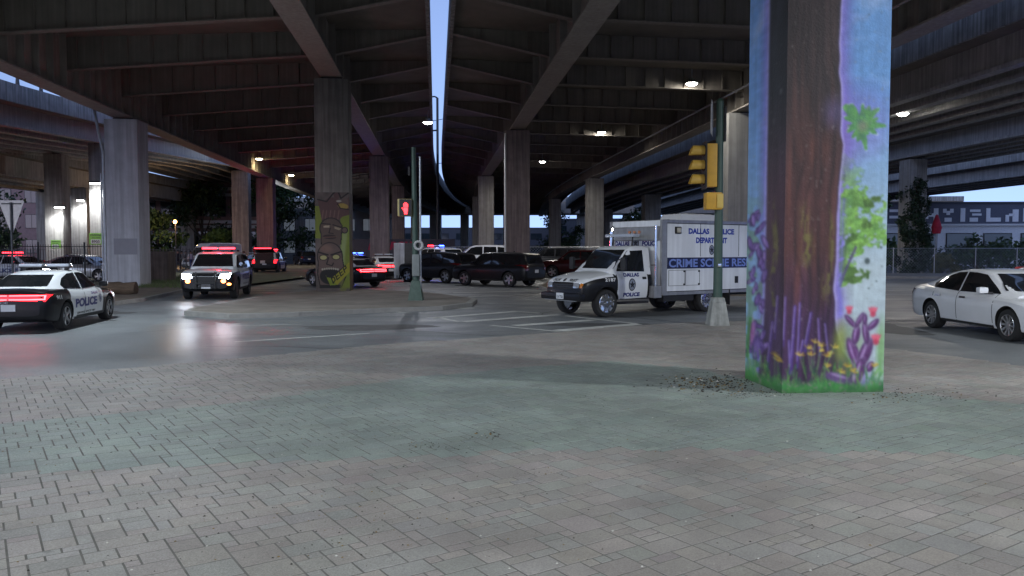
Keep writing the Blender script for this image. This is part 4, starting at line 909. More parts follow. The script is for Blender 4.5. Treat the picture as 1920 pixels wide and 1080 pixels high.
    gb = MB(); gb.path([(x1 + .16, 1.05, .8), (x1 + .16, 1.05, 2.7)], .03); gb.path([(x1 + .16, 1.05, 1.5), (-1.65, 1.0, 1.5)], .02); gb.build('grab_rail', chrome, t, smooth=40)
    # both sides of the box
    for s in (1, -1):
        y = s * (hw + .006); f = lambda u, v, o=0: (u, y + s * o, v)
        bd = MB(); bd.box(((x0 + x1) / 2 - .06, y, 1.555), (x1 - x0 - .26, .012, .34)); bnd = bd.build('lettering_band', M('navy_band', (.008, .012, .05), .4, var=0), box)
        V, Fc = text2d('CRIME SCENE RESPONSE', 4.85, .26, .03); V = V * np.array([-s, 1]); mb = MB(); mb.add([(u + (x0 + x1) / 2 + (-.02 if s > 0 else 0), y + s * .012, v + 1.555) for u, v in V], Fc); mb.build('lettering', M('pale_blue_lettering', (.20, .28, .62), .4, var=0), bnd)
        mb = MB()
        for s_, u, v, w, hh in (('DALLAS', -3.55, 2.54, .92, .18), ('POLICE', -4.72, 2.54, .90, .18), ('DEPARTMENT', -4.13, 2.26, 1.42, .18)):
            V, Fc = text2d(s_, w, hh, .05); V = V * np.array([-s, 1]); mb.add([f(a + u, b + v) for a, b in V], Fc, 0)
        for (V, Fc), mi, o in ((disc(-4.13, 1.96, .115, .16), 1, 0), (disc(-4.13, 1.96, .095, .135), 2, .003), (star(-4.13, 1.96, .11), 1, .006)): mb.add([f(a, b, o) for a, b in V], Fc, mi)
        mb.build('lettering', [M('blue_lettering', (.02, .05, .36), .4, var=0), black_txt, grey_txt], box)
        for u in (-2.62, -6.0):
            lm = MB(); lm.cbox((u, y + s * .02, 2.56), (.24, .07, .22), .05, 0); lm.cbox((u, y + s * .05, 2.56), (.17, .04, .15), .03, 1); lm.build('scene_lamp', [trim, M('warm_clear_lens', (.55, .5, .36), .2, var=0, coat=1)], box, smooth=40)
        for u0, u1 in ((-2.25, -2.95), (-2.97, -3.6), (-6.0, -6.9)):
            hd = MB()
            for a, b, c, d in ((u0, .86, u0 - .014, 1.34), (u1, .86, u1 + .014, 1.34), (u1, .86, u0, .874), (u1, 1.33, u0, 1.344)): hd.box(((a + c) / 2, y, (b + d) / 2), (abs(a - c), .01, abs(b - d)), 0)
            for v in (.9, 1.3): hd.box((u1 + .04, y + s * .01, v), (.05, .03, .05), 1)
            hd.build('locker_door', [M('panel_gap', (.22, .22, .23), .6, var=0), trim], box)
        vt = MB(); vt.box((-5.3, y + s * .008, 1.0), (.14, .02, .22)); vt.build('side_vent', trim, box)
    for s in (1, -1):
        y = s * (hw + .004); ed = MB()
        for a_, b_, c_, d_ in ((x1 - .17, zb + .08, x1 - .15, zt - .08), (x0 + .05, zb + .08, x0 + .07, zt - .08)): ed.box(((a_ + c_) / 2, y, (b_ + d_) / 2), (.025, .012, d_ - b_))
        for u_ in (-3.62, -5.4): ed.box((u_, y, 2.28), (.012, .010, 1.05))
        for z_ in (zb + .09, zt - .09): ed.box(((x0 + x1) / 2 - .05, y, z_), (x1 - x0 - .2, .012, .022))
        ed.build('panel_edge', trim, box)
    ac = MB(); ac.loft([[(-3.4, -.45, zt), (-3.4, .45, zt), (-5.2, .45, zt), (-5.2, -.45, zt)], [(-3.55, -.42, zt + .24), (-3.55, .42, zt + .24), (-5.1, .42, zt + .24), (-5.1, -.42, zt + .24)], [(-3.75, -.32, zt + .27), (-3.75, .32, zt + .27), (-5.0, .32, zt + .27), (-5.0, -.32, zt + .27)]]); ac.build('roof_unit', M('white_plastic', (.72, .72, .72), .5, var=.05), box)
    fr = MB(); fr.box((-4.2, 0, .52), (6.4, .9, .14), 0); 
    for s in (1, -1):
        fr.box((-2.75, s * 1.0, .49), (1.3, .25, .20), 0); fr.box((-1.0, s * .95, .40), (1.15, .16, .06), 0)
        fr.box((-4.95, s * .98, .45), (.02, .5, .5), 0); fr.box((-1.82, s * 1.0, .70), (.30, .36, .36), 1)
    fr.build('chassis', [trim, grey], t)
    add_wheels(t, CAB, 'truck', .25)
    tm, rm = wheel_meshes(.405, .25, 'truck')
    for s in (1, -1):
        for yy in (1.0, .70):
            o = link('wheel', tm, t, (-4.02, s * yy, .405)); o.rotation_euler = (0, 0, 0 if s > 0 else pi); link('rim', rm, o)
    return t
truck()
# ---------------------------------------------------------------- painted columns
class Canvas:                 # paint kept as a colour per mesh point, in the paint's own colours
    def __init__(s, x0, x1, y0, y1, st):
        s.xs = np.arange(x0, x1 + st * .5, st); s.ys = np.arange(y0, y1 + st * .5, st)
        s.X, s.Y = np.meshgrid(s.xs, s.ys); s.C = np.zeros(s.X.shape + (3,))
    def fill(s, c): s.C[:] = c
    def put(s, m, c, k=1.0):
        m = (np.clip(m, 0, 1) * k)[..., None]; s.C = s.C * (1 - m) + np.asarray(c, float) * m
    def noise(s, fx, fy, seed=0):
        g = np.random.default_rng(seed); nx = int((s.xs[-1] - s.xs[0]) / fx) + 3; ny = int((s.ys[-1] - s.ys[0]) / fy) + 3; A = g.random((ny, nx))
        u = (s.X - s.xs[0]) / fx; v = (s.Y - s.ys[0]) / fy; i = u.astype(int); j = v.astype(int); u = u - i; v = v - j; u = u * u * (3 - 2 * u); v = v * v * (3 - 2 * v)
        return (A[j, i] * (1 - u) + A[j, i + 1] * u) * (1 - v) + (A[j + 1, i] * (1 - u) + A[j + 1, i + 1] * u) * v
    def ell(s, cx, cy, rx, ry, rot=0, soft=.25):
        c, n = cos(rot), sin(rot); dx, dy = s.X - cx, s.Y - cy; r = np.sqrt(((dx * c + dy * n) / rx) ** 2 + ((-dx * n + dy * c) / ry) ** 2)
        return np.clip((1 + soft / 2 - r) / soft, 0, 1)
    def seg(s, pts, r, soft=.8):
        d = np.full(s.X.shape, 1e9)
        for (x0, y0), (x1, y1) in zip(pts, pts[1:]):
            L = (x1 - x0) ** 2 + (y1 - y0) ** 2 + 1e-9; t = np.clip(((s.X - x0) * (x1 - x0) + (s.Y - y0) * (y1 - y0)) / L, 0, 1)
            d = np.minimum(d, np.hypot(s.X - x0 - t * (x1 - x0), s.Y - y0 - t * (y1 - y0)))
        return np.clip((r - d) / soft + .5, 0, 1)
    def poly(s, pts):
        P_ = np.stack([s.X.ravel(), s.Y.ravel()], -1); return inside(P_, pts).reshape(s.X.shape).astype(float)
    def lin(s, gain):
        c = np.clip(s.C, 0, 255) / 255; return np.where(c < .04045, c / 12.92, ((c + .055) / 1.055) ** 2.4) * gain

def paint_tree():
    cv = Canvas(1396, 1658, -340, 742, 1.45); X, Y = cv.X, cv.Y; r = random.Random(4)
    k = np.clip((Y - 180) / 330, 0, 1)[..., None]
    front = (X > 1466)[..., None]
    cv.C = np.where(front, np.array([104, 152, 206]) * (1 - k) + np.array([182, 196, 202]) * k, np.array([112, 156, 212]) * (1 - k * .6) + np.array([150, 178, 196]) * k * .6)
    cl = cv.noise(34, 22, 1) * .6 + cv.noise(12, 9, 2) * .4
    cv.put(np.clip((cl - .52) * 3, 0, 1) * (Y < 330), (150, 178, 226), .45)
    for cx_, cy_, rx, ry, rt in ((1430, 18, 12, 34, .5), (1440, 5, 8, 26, .9), (1418, 40, 7, 22, .6), (1620, 25, 26, 16, 0), (1640, 10, 18, 10, 0)):
        cv.put(cv.ell(cx_, cy_, rx, ry, rt, 1.2) * (.55 + .45 * cv.noise(5, 7, 3)), (186, 200, 232), .5)
    xl = np.interp(Y, [-340, 0, 560, 640, 700, 742], [1433, 1433, 1432, 1430, 1424, 1418])
    xr = np.interp(Y, [-340, -20, 10, 40, 100, 200, 270, 285, 370, 450, 550, 620, 660, 690, 720], [1590, 1574, 1566, 1563, 1562, 1567, 1570, 1572, 1566, 1563, 1562, 1566, 1578, 1604, 1612]) + (cv.noise(400, 26, 9) - .5) * 5
    dr = X - xr; dl = xl - X
    cv.put((dr > -4) * np.exp(-(np.clip(dr, 0, None) / 19) ** 2), (128, 98, 190), .75); cv.put((dr > 0) * np.exp(-(np.clip(dr - 4, 0, None) / 40) ** 2) * np.exp(-((Y - 250) / 55) ** 2), (136, 110, 196), .5)
    cv.put((dl > -4) * np.exp(-(np.clip(dl, 0, None) / 11) ** 2), (132, 112, 200), .7)
    # foliage right of the trunk: ragged clumps
    wv = np.interp(Y, [296, 310, 330, 352, 380, 410, 450, 470, 482, 492, 515, 532, 545], [0, 16, 34, 30, 58, 74, 78, 62, 34, 22, 46, 34, 0]); u = (X - 1572) / np.maximum(wv, 1)
    fld = 1.05 - np.abs(u - .35) * 1.15 + (cv.noise(15, 13, 51) - .5) * 1.1 + (cv.noise(6, 5, 52) - .5) * .95 + (cv.noise(3, 3, 53) - .5) * .4
    fm = np.clip((fld - .30) * 6, 0, 1) * (X > 1570) * (wv > 2)
    g1 = cv.noise(12, 10, 54)[..., None]; g2 = cv.noise(4.5, 4, 55)[..., None]
    fc = np.array([96, 142, 74]) * (1 - g1) + np.array([140, 188, 84]) * g1; fc = fc * (.82 + .36 * g2); fc = fc * (1 - .3 * (cv.noise(22, 22, 56)[..., None] > .62)) 
    k2 = np.clip((Y - 300) / 70, .25, 1)
    m_ = (fm * k2)[..., None]; cv.C = cv.C * (1 - m_) + fc * m_
    cv.put(np.clip((fld - .20) * 7, 0, 1) * np.clip((.40 - fld) * 7, 0, 1) * (X > 1590) * (wv > 2) * (cv.noise(5, 5, 57) > .55), (62, 100, 62), .75)
    cv.put(cv.seg([(1572, 540), (1578, 520), (1600, 470)], 2.5, 2), (84, 70, 120), .8)
    for x, y, q in ((1622, 495, 5), (1648, 470, 2), (1640, 532, 1.6), (1626, 545, 1.4), (1650, 505, 1.3), (1616, 50, 1.2)): cv.put(cv.ell(x, y, q, q * 1.1, 0, .5), (70, 84, 84), .9)
    # maple-like clump with jagged lobes
    cv.put(cv.ell(1606, 240, 46, 50, 0, 1.4), (126, 100, 190), .45)
    th = np.arctan2(Y - 246, X - 1606); rr = np.hypot(X - 1606, (Y - 246) * .92)
    edge_ = 29 + 5 * np.sin(5 * th + .7) + 4.5 * np.sin(9 * th + 2) + 5 * np.sin(15 * th) + 8 * (cv.noise(7, 7, 61) - .5)
    edge_ = edge_ + 13 * np.exp(-((th + 2.45) / .3) ** 2) + 10 * np.exp(-((th + .55) / .25) ** 2) + 6 * np.exp(-((th - .05) / .2) ** 2) - 8 * np.exp(-((th - 2.7) / .35) ** 2)
    mp = np.clip((edge_ - rr) / 2.2, 0, 1); cv.put(np.exp(-((rr - edge_) / 1.6) ** 2) * (np.sin(9 * th + 2) > .1) * (cv.noise(6, 6, 62) > .4), (206, 218, 240), .85)
    cv.put(mp, (86, 146, 90)); cv.put(mp * cv.noise(9, 9, 5), (112, 172, 82), .6); cv.put(mp * np.clip(cv.noise(5, 5, 63) * 2 - .9, 0, 1), (70, 112, 104), .6); cv.put(cv.ell(1608, 250, 9, 9, 0, 1.4), (140, 116, 120), .6)
    # trunk
    tm = np.clip((X - xl) / 2, 0, 1) * np.clip(-dr / 2, 0, 1)
    top = np.clip(1 - (Y - 180) / 200, 0, 1)[..., None]; low = np.clip((Y - 470) / 140, 0, 1)[..., None]
    lf = np.array([52, 56, 64]) * top + np.array([88, 62, 76]) * (1 - top); ft = np.array([64, 47, 47]) * top + np.array([98, 58, 56]) * (1 - top)
    lf = lf * (1 - low) + np.array([88, 66, 100]) * low; ft = ft * (1 - low) + np.array([82, 50, 88]) * low
    tc = np.where(front, ft, lf)
    st = cv.noise(5, 110, 11) * .5 + cv.noise(2.6, 60, 12) * .3 + cv.noise(11, 200, 13) * .2
    tc = tc * (.62 + .76 * st)[..., None]
    wav = np.sin((X + 3 * np.sin(Y / 46) + 22 * cv.noise(22, 130, 15) + 2 * np.sin(Y / 19 + 1)) / 3.1) * .5 + .5
    tc = tc * (.80 - .20 * (wav ** 3) * (X > 1480))[..., None]
    rd_ = np.clip(cv.noise(7, 90, 14) * 2.4 - 1.25, 0, 1) * np.clip((Y - 60) / 220, 0, 1) * np.clip((640 - Y) / 120, 0, 1) * (X > 1466)
    tc = tc * (1 - .55 * rd_[..., None]) + np.array([112, 62, 48]) * .55 * rd_[..., None]
    cv.C = cv.C * (1 - tm[..., None]) + tc * tm[..., None]
    cv.put(cv.ell(1556, 225, 20, 26, 0, 1.3) * tm, (100, 92, 150), .5)
    for x, y0, y1, w in ((1450, 370, 640, 3), (1446, 400, 560, 2), (1505, 380, 520, 9), (1553, 390, 580, 5), (1545, 500, 580, 5), (1512, 440, 510, 6)):
        cv.put(np.exp(-((X - x - 3 * np.sin(Y / 23)) / w) ** 2) * np.clip((Y - y0) / 40, 0, 1) * np.clip((y1 - Y) / 40, 0, 1) * (cv.noise(3, 12, int(x)) > .42), (124, 128, 58), .6)
    for x0, y0, x1, y1, w in ((1488, 578, 1482, 700, 3.2), (1497, 572, 1494, 690, 2.4), (1518, 590, 1508, 660, 3), (1504, 640, 1500, 672, 2.2), (1478, 640, 1480, 700, 2.4), (1545, 610, 1552, 670, 2), (1448, 610, 1440, 700, 2.2), (1456, 560, 1452, 640, 1.6), (1470, 560, 1468, 650, 1.6), (1532, 600, 1536, 668, 1.8)):
        cv.put(cv.seg([(x0, y0), (x1, y1)], w, 2), (78, 52, 122), .9); cv.put(cv.seg([(x0 - .8, y0), (x1 - 1, y1 - 12)], .8, 1), (188, 172, 226), .75)
    cv.put(np.exp(-np.abs(dr - 1) / 1.5) * (Y < 700), (206, 200, 236), .8); cv.put(np.exp(-np.abs(dr + 2.4) / 1.2) * (Y < 690), (34, 28, 48), .55)
    cv.put(np.exp(-np.abs(dl - .6) / 1.3) * (Y < 620), (196, 190, 238), .75); cv.put(np.exp(-np.abs(dr - 10) / 4) * (Y > 380) * (Y < 600), (120, 112, 214), .7)
    # hanging purple blossoms on the left face
    cv.put(np.clip((Y - 330) / 120, 0, 1) * (X < 1428) * (cv.noise(9, 16, 21) > .5), (104, 138, 92), .55)
    for _ in range(46):
        y = r.uniform(398, 690); x = r.uniform(1402, 1436); a = r.gauss(.2, .4); s_ = r.uniform(.7, 1.3)
        cv.put(cv.ell(x, y, 4.2 * s_, 12 * s_, a, .3), (48, 32, 72), .85); cv.put(cv.ell(x + .6, y, 3 * s_, 10 * s_, a, .5), (118, 88, 160) if r.random() < .7 else (150, 118, 190), .9)
        cv.put(cv.seg([(x - 1.5, y - 7 * s_), (x - 1.2, y + 4 * s_)], .7, .9), (206, 196, 228), .6)
    cv.put(cv.ell(1409, 640, 7, 26, 0, .8), (182, 112, 160), .6); cv.put(cv.seg([(1400, 690), (1402, 640), (1405, 612)], 3, 2), (66, 140, 62), .8); cv.put(cv.ell(1418, 668, 9, 26, .1, .3), (70, 50, 110), .8); cv.put(cv.ell(1419, 668, 6, 20, .1, .5), (128, 104, 172), .8)
    # ground plants: cactus, yellow flowers, grass
    cv.put(cv.ell(1590, 660, 26, 42, 0, 1.4), (120, 150, 80), .75); cv.put(cv.ell(1574, 640, 10, 30, 0, 1.2), (150, 160, 60), .6); cv.put(cv.ell(1652, 660, 8, 50, 0, 1.2), (120, 170, 90), .7)
    pads = [(1600, 664, 9, 27, -.38), (1622, 664, 10, 27, .36), (1604, 630, 6.5, 17, .15), (1593, 606, 4, 15, -.75), (1610, 603, 4, 14, .5), (1622, 626, 5.5, 21, -.15), (1620, 602, 3.6, 9, 0), (1636, 612, 5, 13, .8), (1612, 696, 9, 20, .25), (1632, 690, 6, 9, .4), (1604, 712, 10, 10, 0)]
    for x, y, rx, ry, rt in pads:
        cv.put(cv.ell(x, y, rx + 3.5, ry + 3.5, rt, .5), (172, 158, 190), .45); cv.put(cv.ell(x, y, rx + .9, ry + .9, rt, .3), (52, 30, 66), .9); cv.put(cv.ell(x, y, rx - .8, ry - .8, rt, .5), (116, 72, 126)); cv.put(cv.ell(x, y, rx, ry, rt, .4) * cv.noise(4, 6, int(x)), (88, 46, 100), .5); cv.put(cv.ell(x - rx * .3, y - 2, rx * .28, ry * .7, rt, .6), (182, 150, 200), .75); cv.put(cv.ell(x + rx * .4, y + ry * .2, rx * .3, ry * .6, rt, .7), (84, 40, 92), .7)
    for x, y, q in ((1590, 586, 9), (1635, 590, 11), (1642, 641, 12)):
        for a in (-.6, -.2, .2, .6): cv.put(cv.ell(x + q * .55 * sin(a), y - q * .3 * cos(a), q * .26, q * .75, a, .5), (222, 96, 118), .9)
        cv.put(cv.ell(x, y + q * .3, q * .5, q * .45, 0, .6), (196, 60, 88), .8)
    cv.put(np.clip((Y - np.interp(X, [1396, 1430, 1466, 1500, 1560, 1600, 1658], [708, 712, 706, 716, 700, 722, 712]) + 8 * (cv.noise(6, 40, 31) - .5)) / 16, 0, 1), (72, 138, 74), .95)
    cv.put(np.clip((Y - 722) / 14, 0, 1), (52, 122, 54), .9)
    for _ in range(120):
        x = r.uniform(1398, 1657); y = r.uniform(700, 738); h = r.uniform(8, 34); c = r.choice([(92, 176, 70), (60, 140, 60), (128, 190, 80), (46, 110, 60)])
        cv.put(cv.seg([(x, y), (x + r.gauss(0, 5), y - h)], .8, 1.1), c, .7)
    cv.put(cv.ell(1570, 710, 26, 9, .3, .5), (104, 70, 128), .85); cv.put(cv.ell(1572, 706, 16, 3, .3, .6), (190, 160, 206), .6)
    for fx_, fy_ in ((1513, 655), (1526, 645), (1540, 652), (1498, 668), (1548, 670), (1556, 668), (1535, 660), (1458, 680), (1453, 672), (1576, 700), (1588, 690), (1640, 690), (1550, 690), (1520, 668), (1562, 654), (1600, 700)):
        cv.put(cv.seg([(fx_, fy_), (1525 + (fx_ - 1525) * .5 if 1490 < fx_ < 1570 else fx_, fy_ + 42)], .7, 1), (120, 176, 96), .7)
        for q in range(9):
            a = r.uniform(-2.8, .3); cv.put(cv.seg([(fx_, fy_), (fx_ + 9 * cos(a), fy_ + 8 * sin(a))], .7, .9), r.choice([(206, 176, 66), (190, 150, 50), (222, 200, 100)]), .85)
    cv.put(np.clip((Y - 712) / 18, 0, 1), (56, 128, 58), .55); cv.put(np.clip((Y - 690) / 20, 0, 1) * np.clip(cv.noise(20, 9, 41) * 2 - 1.1, 0, 1), (40, 96, 60), .6); cv.put(np.clip((Y - 732) / 8, 0, 1), (58, 96, 62), .5)
    cv.put((cv.noise(5, 4, 81) > .80) * (Y > 716), (128, 122, 112), .75); cv.put((cv.noise(4, 5, 82) > .93), (150, 150, 146), .5); cv.put(np.clip((Y - 726) / 16, 0, 1) * (.4 + .6 * cv.noise(14, 6, 83)), (70, 76, 58), .55)
    k5 = np.array([.06, .24, .40, .24, .06])          # sprayed paint has soft edges
    for ax in (0, 1):
        Z = np.concatenate([cv.C[:1] if ax == 0 else cv.C[:, :1]] * 2 + [cv.C] + [cv.C[-1:] if ax == 0 else cv.C[:, -1:]] * 2, ax); n_ = cv.C.shape[ax]
        cv.C = sum(k5[i] * (Z[i:i + n_] if ax == 0 else Z[:, i:i + n_]) for i in range(5))
    cv.C = cv.C * (.96 + .08 * cv.noise(9, 7, 71))[..., None] * (.98 + .04 * cv.noise(3, 90, 72))[..., None]
    return cv
def mural_mesh(name, cv, gain, faces, mat):
    """faces: (px range, base corner A, base corner B) - lays the canvas on the column's faces"""
    L_ = cv.lin(gain); vs = []; fs = []; cols = []
    for (pa, pb), A, B, zfun in faces:
        ii = [i for i, x in enumerate(cv.xs) if pa - .01 <= x <= pb + .01]; nx = len(ii); o = len(vs)
        for j, y in enumerate(cv.ys):
            for i in ii:
                u = (cv.xs[i] - pa) / (pb - pa); u = min(max(u, 0), 1)
                if i == ii[0]: u = 0
                if i == ii[-1]: u = 1
                z = max(zfun(y, u), .0); vs.append((A[0] + (B[0] - A[0]) * u, A[1] + (B[1] - A[1]) * u, z)); cols.append(L_[j, i])
        for j in range(len(cv.ys) - 1):
            for i in range(nx - 1): a = o + j * nx + i; fs.append((a, a + nx, a + nx + 1, a + 1))
    me = bpy.data.meshes.new(name); me.from_pydata(vs, [], fs)
    ca_ = me.color_attributes.new('tint', 'FLOAT_COLOR', 'POINT'); ca_.data.foreach_set('color', np.concatenate([np.array(cols), np.ones((len(cols), 1))], 1).ravel())
    me.materials.append(mat); return me
def build_mural():
    A = G(1397, 713); B = G(1466, 741.5); C_ = G(1656, 738.5); Dd = A + (C_ - B)     # base corners: back-left, front-left, front-right
    t = thing('mural_column', 'big column painted with a brown tree trunk, blue sky and purple cactus', 'column', (B.x, B.y, 0))
    lo = [Vector((p.x - B.x, p.y - B.y)) for p in (A, B, C_, Dd)]; zt = 9.1
    mb = MB(); c = sum(lo, Vector((0, 0))) / 4; ins = [p + (c - p).normalized() * .012 for p in lo]
    mb.prism([tuple(p) for p in ins], .0, zt, 0); mb.prism([tuple(p + (p - c).normalized() * .06) for p in ins], -.02, .0, 0)
    mb.build('shaft', M('mural_ground_coat', (.30, .40, .55), .75, var=.1, scale=2, bump=.2), t)
    cv = paint_tree(); s_ = 140.5
    zf = lambda y, u: (741 - y) / s_
    me = mural_mesh('painting', cv, 1.04, [((1396, 1466), lo[0], lo[1], lambda y, u: max((741 - y), 0) / s_ ), ((1466, 1658), lo[1], lo[2], zf)], M('mural_paint', rough=.62, attr='tint', var=.09, scale=5, bump=.22, bscale=34, streak=.10))
    link('painting', me, t)
build_mural()

def paint_totem():
    cv = Canvas(596, 646, 371, 552, .62); X, Y = cv.X, cv.Y
    cv.fill((118, 104, 98)); cv.C *= (.85 + .3 * cv.noise(9, 14, 1))[..., None]
    K = (28, 22, 22); B1 = (112, 90, 80); B2 = (126, 102, 94); GR = (142, 156, 50); YE = (208, 190, 90)
    cv.put((Y > 396) * (X < 606) * (Y < 455), GR); cv.put((X > 633) * (Y > 405) * np.clip((548 - Y) / 4, 0, 1), GR); cv.put(cv.seg([(640, 440), (636, 480), (634, 505)], 4, 4), (190, 206, 150), .7)
    top = cv.ell(622, 402, 17, 22, 0, .1); top = np.maximum(top, cv.ell(628, 374, 5, 9, 0, .2)); top = np.maximum(top, cv.poly([(600, 384), (612, 390), (640, 386), (646, 378), (646, 412), (606, 425)]))
    cv.put(top, (110, 76, 74)); cv.put(cv.ell(640, 390, 5, 9, 0, .2), B2)
    cv.put(cv.seg([(600, 384), (613, 388), (622, 374), (629, 366), (634, 382), (645, 372)], 1, .8), K)
    cv.put(cv.ell(637, 396, 8, 5, .25, .2), (196, 166, 80)); cv.put(cv.ell(631, 387, 4, 2, 0, .3), (206, 196, 180)); cv.put(cv.seg([(629, 392), (633, 400), (645, 402)], .8, .8), K)
    for x in (608, 613, 619, 625, 631): cv.put(cv.seg([(x, 404), (x - 2, 420)], .7, .8), (160, 122, 110), .8)
    h2 = np.maximum(cv.ell(619, 437, 17, 20, 0, .08), cv.poly([(603, 430), (636, 430), (634, 466), (604, 466)])); h2 = np.maximum(h2, cv.ell(639, 440, 5, 6, 0, .2))
    cv.put(np.clip(h2 + 0, 0, 1), K); cv.put(np.maximum(cv.ell(619, 437, 15.6, 18.6, 0, .08), cv.poly([(604.4, 430), (634.6, 430), (632.6, 466), (605.4, 466)])), B1); cv.put(cv.ell(639, 440, 3.6, 4.6, 0, .2), B2)
    cv.put(cv.poly([(608, 432), (617, 431), (617, 435), (608, 435)]), (210, 190, 160)); cv.put(cv.poly([(624, 433), (634, 437), (631, 440), (624, 437)]), (190, 170, 140)); cv.put(cv.seg([(606, 428), (618, 429)], .8, .8), K); cv.put(cv.seg([(622, 430), (635, 435)], .8, .8), K)
    cv.put(cv.seg([(618, 436), (616, 445), (622, 446)], .7, .8), K); cv.put(cv.ell(617, 452, 10, 4, .05, .2), (58, 38, 36)); cv.put(cv.seg([(608, 453), (627, 452)], .6, .8), (150, 110, 92))
    h3 = np.maximum(cv.ell(617, 488, 19, 26, 0, .06), cv.poly([(600, 485), (635, 485), (641, 525), (634, 545), (602, 545), (598, 520)]))
    cv.put(h3, K); cv.put(np.maximum(cv.ell(617, 488, 17.6, 24.6, 0, .06), cv.poly([(601.4, 485), (633.6, 485), (639, 525), (633, 543.6), (603, 543.6), (599.6, 520)])), B2)
    cv.put(cv.ell(612, 474, 9, 7, .3, .8), (170, 132, 112), .6)
    for x, y in ((607.5, 490), (626, 489)): cv.put(cv.ell(x, y, 6.4, 5.4, 0, .2), (66, 48, 44)); cv.put(cv.ell(x, y, 5, 4, 0, .2), (216, 208, 140))
    cv.put(cv.seg([(600, 480), (614, 485)], 1.2, 1), K); cv.put(cv.seg([(619, 485), (634, 479)], 1.2, 1), K); cv.put(cv.seg([(615, 490), (612, 502), (620, 505), (622, 500)], .8, .8), K)
    cv.put(cv.ell(617, 524, 15, 15, 0, .1), (24, 22, 20)); cv.put(cv.poly([(601, 540), (633, 540), (633, 546), (601, 546)]), (30, 26, 24))
    for k in range(8): cv.put(cv.ell(606 + k * 3.2, 511.5 - 1.5 * sin(k / 7 * pi), 1.5, 2, 0, .3), (206, 196, 176))
    cv.put(cv.poly([(607, 512), (612, 526), (622, 528), (646, 500), (646, 516), (628, 540), (617, 541)]), (150, 168, 40)); cv.put(cv.poly([(619, 528), (645, 499), (646, 516), (627, 540)]), (186, 178, 42))
    fl = {'D': [(0, 0, 0, 1), (0, 1, .5, .8), (.5, .8, .5, .2), (.5, .2, 0, 0)], 'E': [(0, 0, 0, 1), (0, 1, .55, 1), (0, .5, .45, .5), (0, 0, .55, 0)], 'P': [(0, 0, 0, 1), (0, 1, .5, .95), (.5, .95, .5, .5), (.5, .5, 0, .48)]}
    ax = np.array([5.6, -6.4]); ay = np.array([-2.6, -9.2]); o = np.array([621.5, 537.0])
    for k, ch in enumerate('DEEP'):
        for a, b, c, d in fl[ch]:
            p = o + ax * k * 1.02 + ax * a * 1.2 + ay * b; q = o + ax * k * 1.02 + ax * c * 1.2 + ay * d; cv.put(cv.seg([tuple(p), tuple(q)], .75, .8), (22, 20, 16))
    cv.put(cv.ell(636, 545, 5, 14, 0, .4), (140, 150, 60), .6)
    return cv
def build_totem():
    off, d, w, dp = -4.4, 34.8, 1.42, 1.4; X0 = off + cx(d)
    t = column('tall column painted with stacked tiki faces and the word DEEP, on the traffic island', off, d, w, dp, 9.12, M('brown_column_concrete', (.185, .168, .15), .85, var=.2, scale=1.8, streak=.35, bump=.25), z0=.0)
    t.name = 'tiki_column'
    cv = paint_totem(); h = w / 2 + .004; e = dp / 2 + .006; zf = lambda y, u: max((551.5 - y) / 43.0 + .13, .13)
    me = mural_mesh('painting', cv, .46, [((596, 646), (-h, -e), (h, -e), zf)], M('tiki_paint', rough=.7, attr='tint', var=.1, scale=6)); link('painting', me, t)
    c2 = Canvas(0, 40, 371, 552, 1.2); c2.fill((112, 98, 92)); c2.C *= (.8 + .4 * c2.noise(12, 20, 2))[..., None]
    c2.put((c2.Y > 410) * (c2.X < 26 + 8 * c2.noise(9, 9, 4)), (142, 150, 60), .7); c2.put(c2.ell(10, 500, 14, 16, .4, .4), (180, 120, 40), .8); c2.put(c2.noise(7, 11, 6) > .62, (70, 56, 52), .5)
    me = mural_mesh('painting', c2, .42, [((0, 40), (h + .004, -e), (h + .004, e), zf)], M('tiki_paint')); link('painting', me, t)
build_totem()
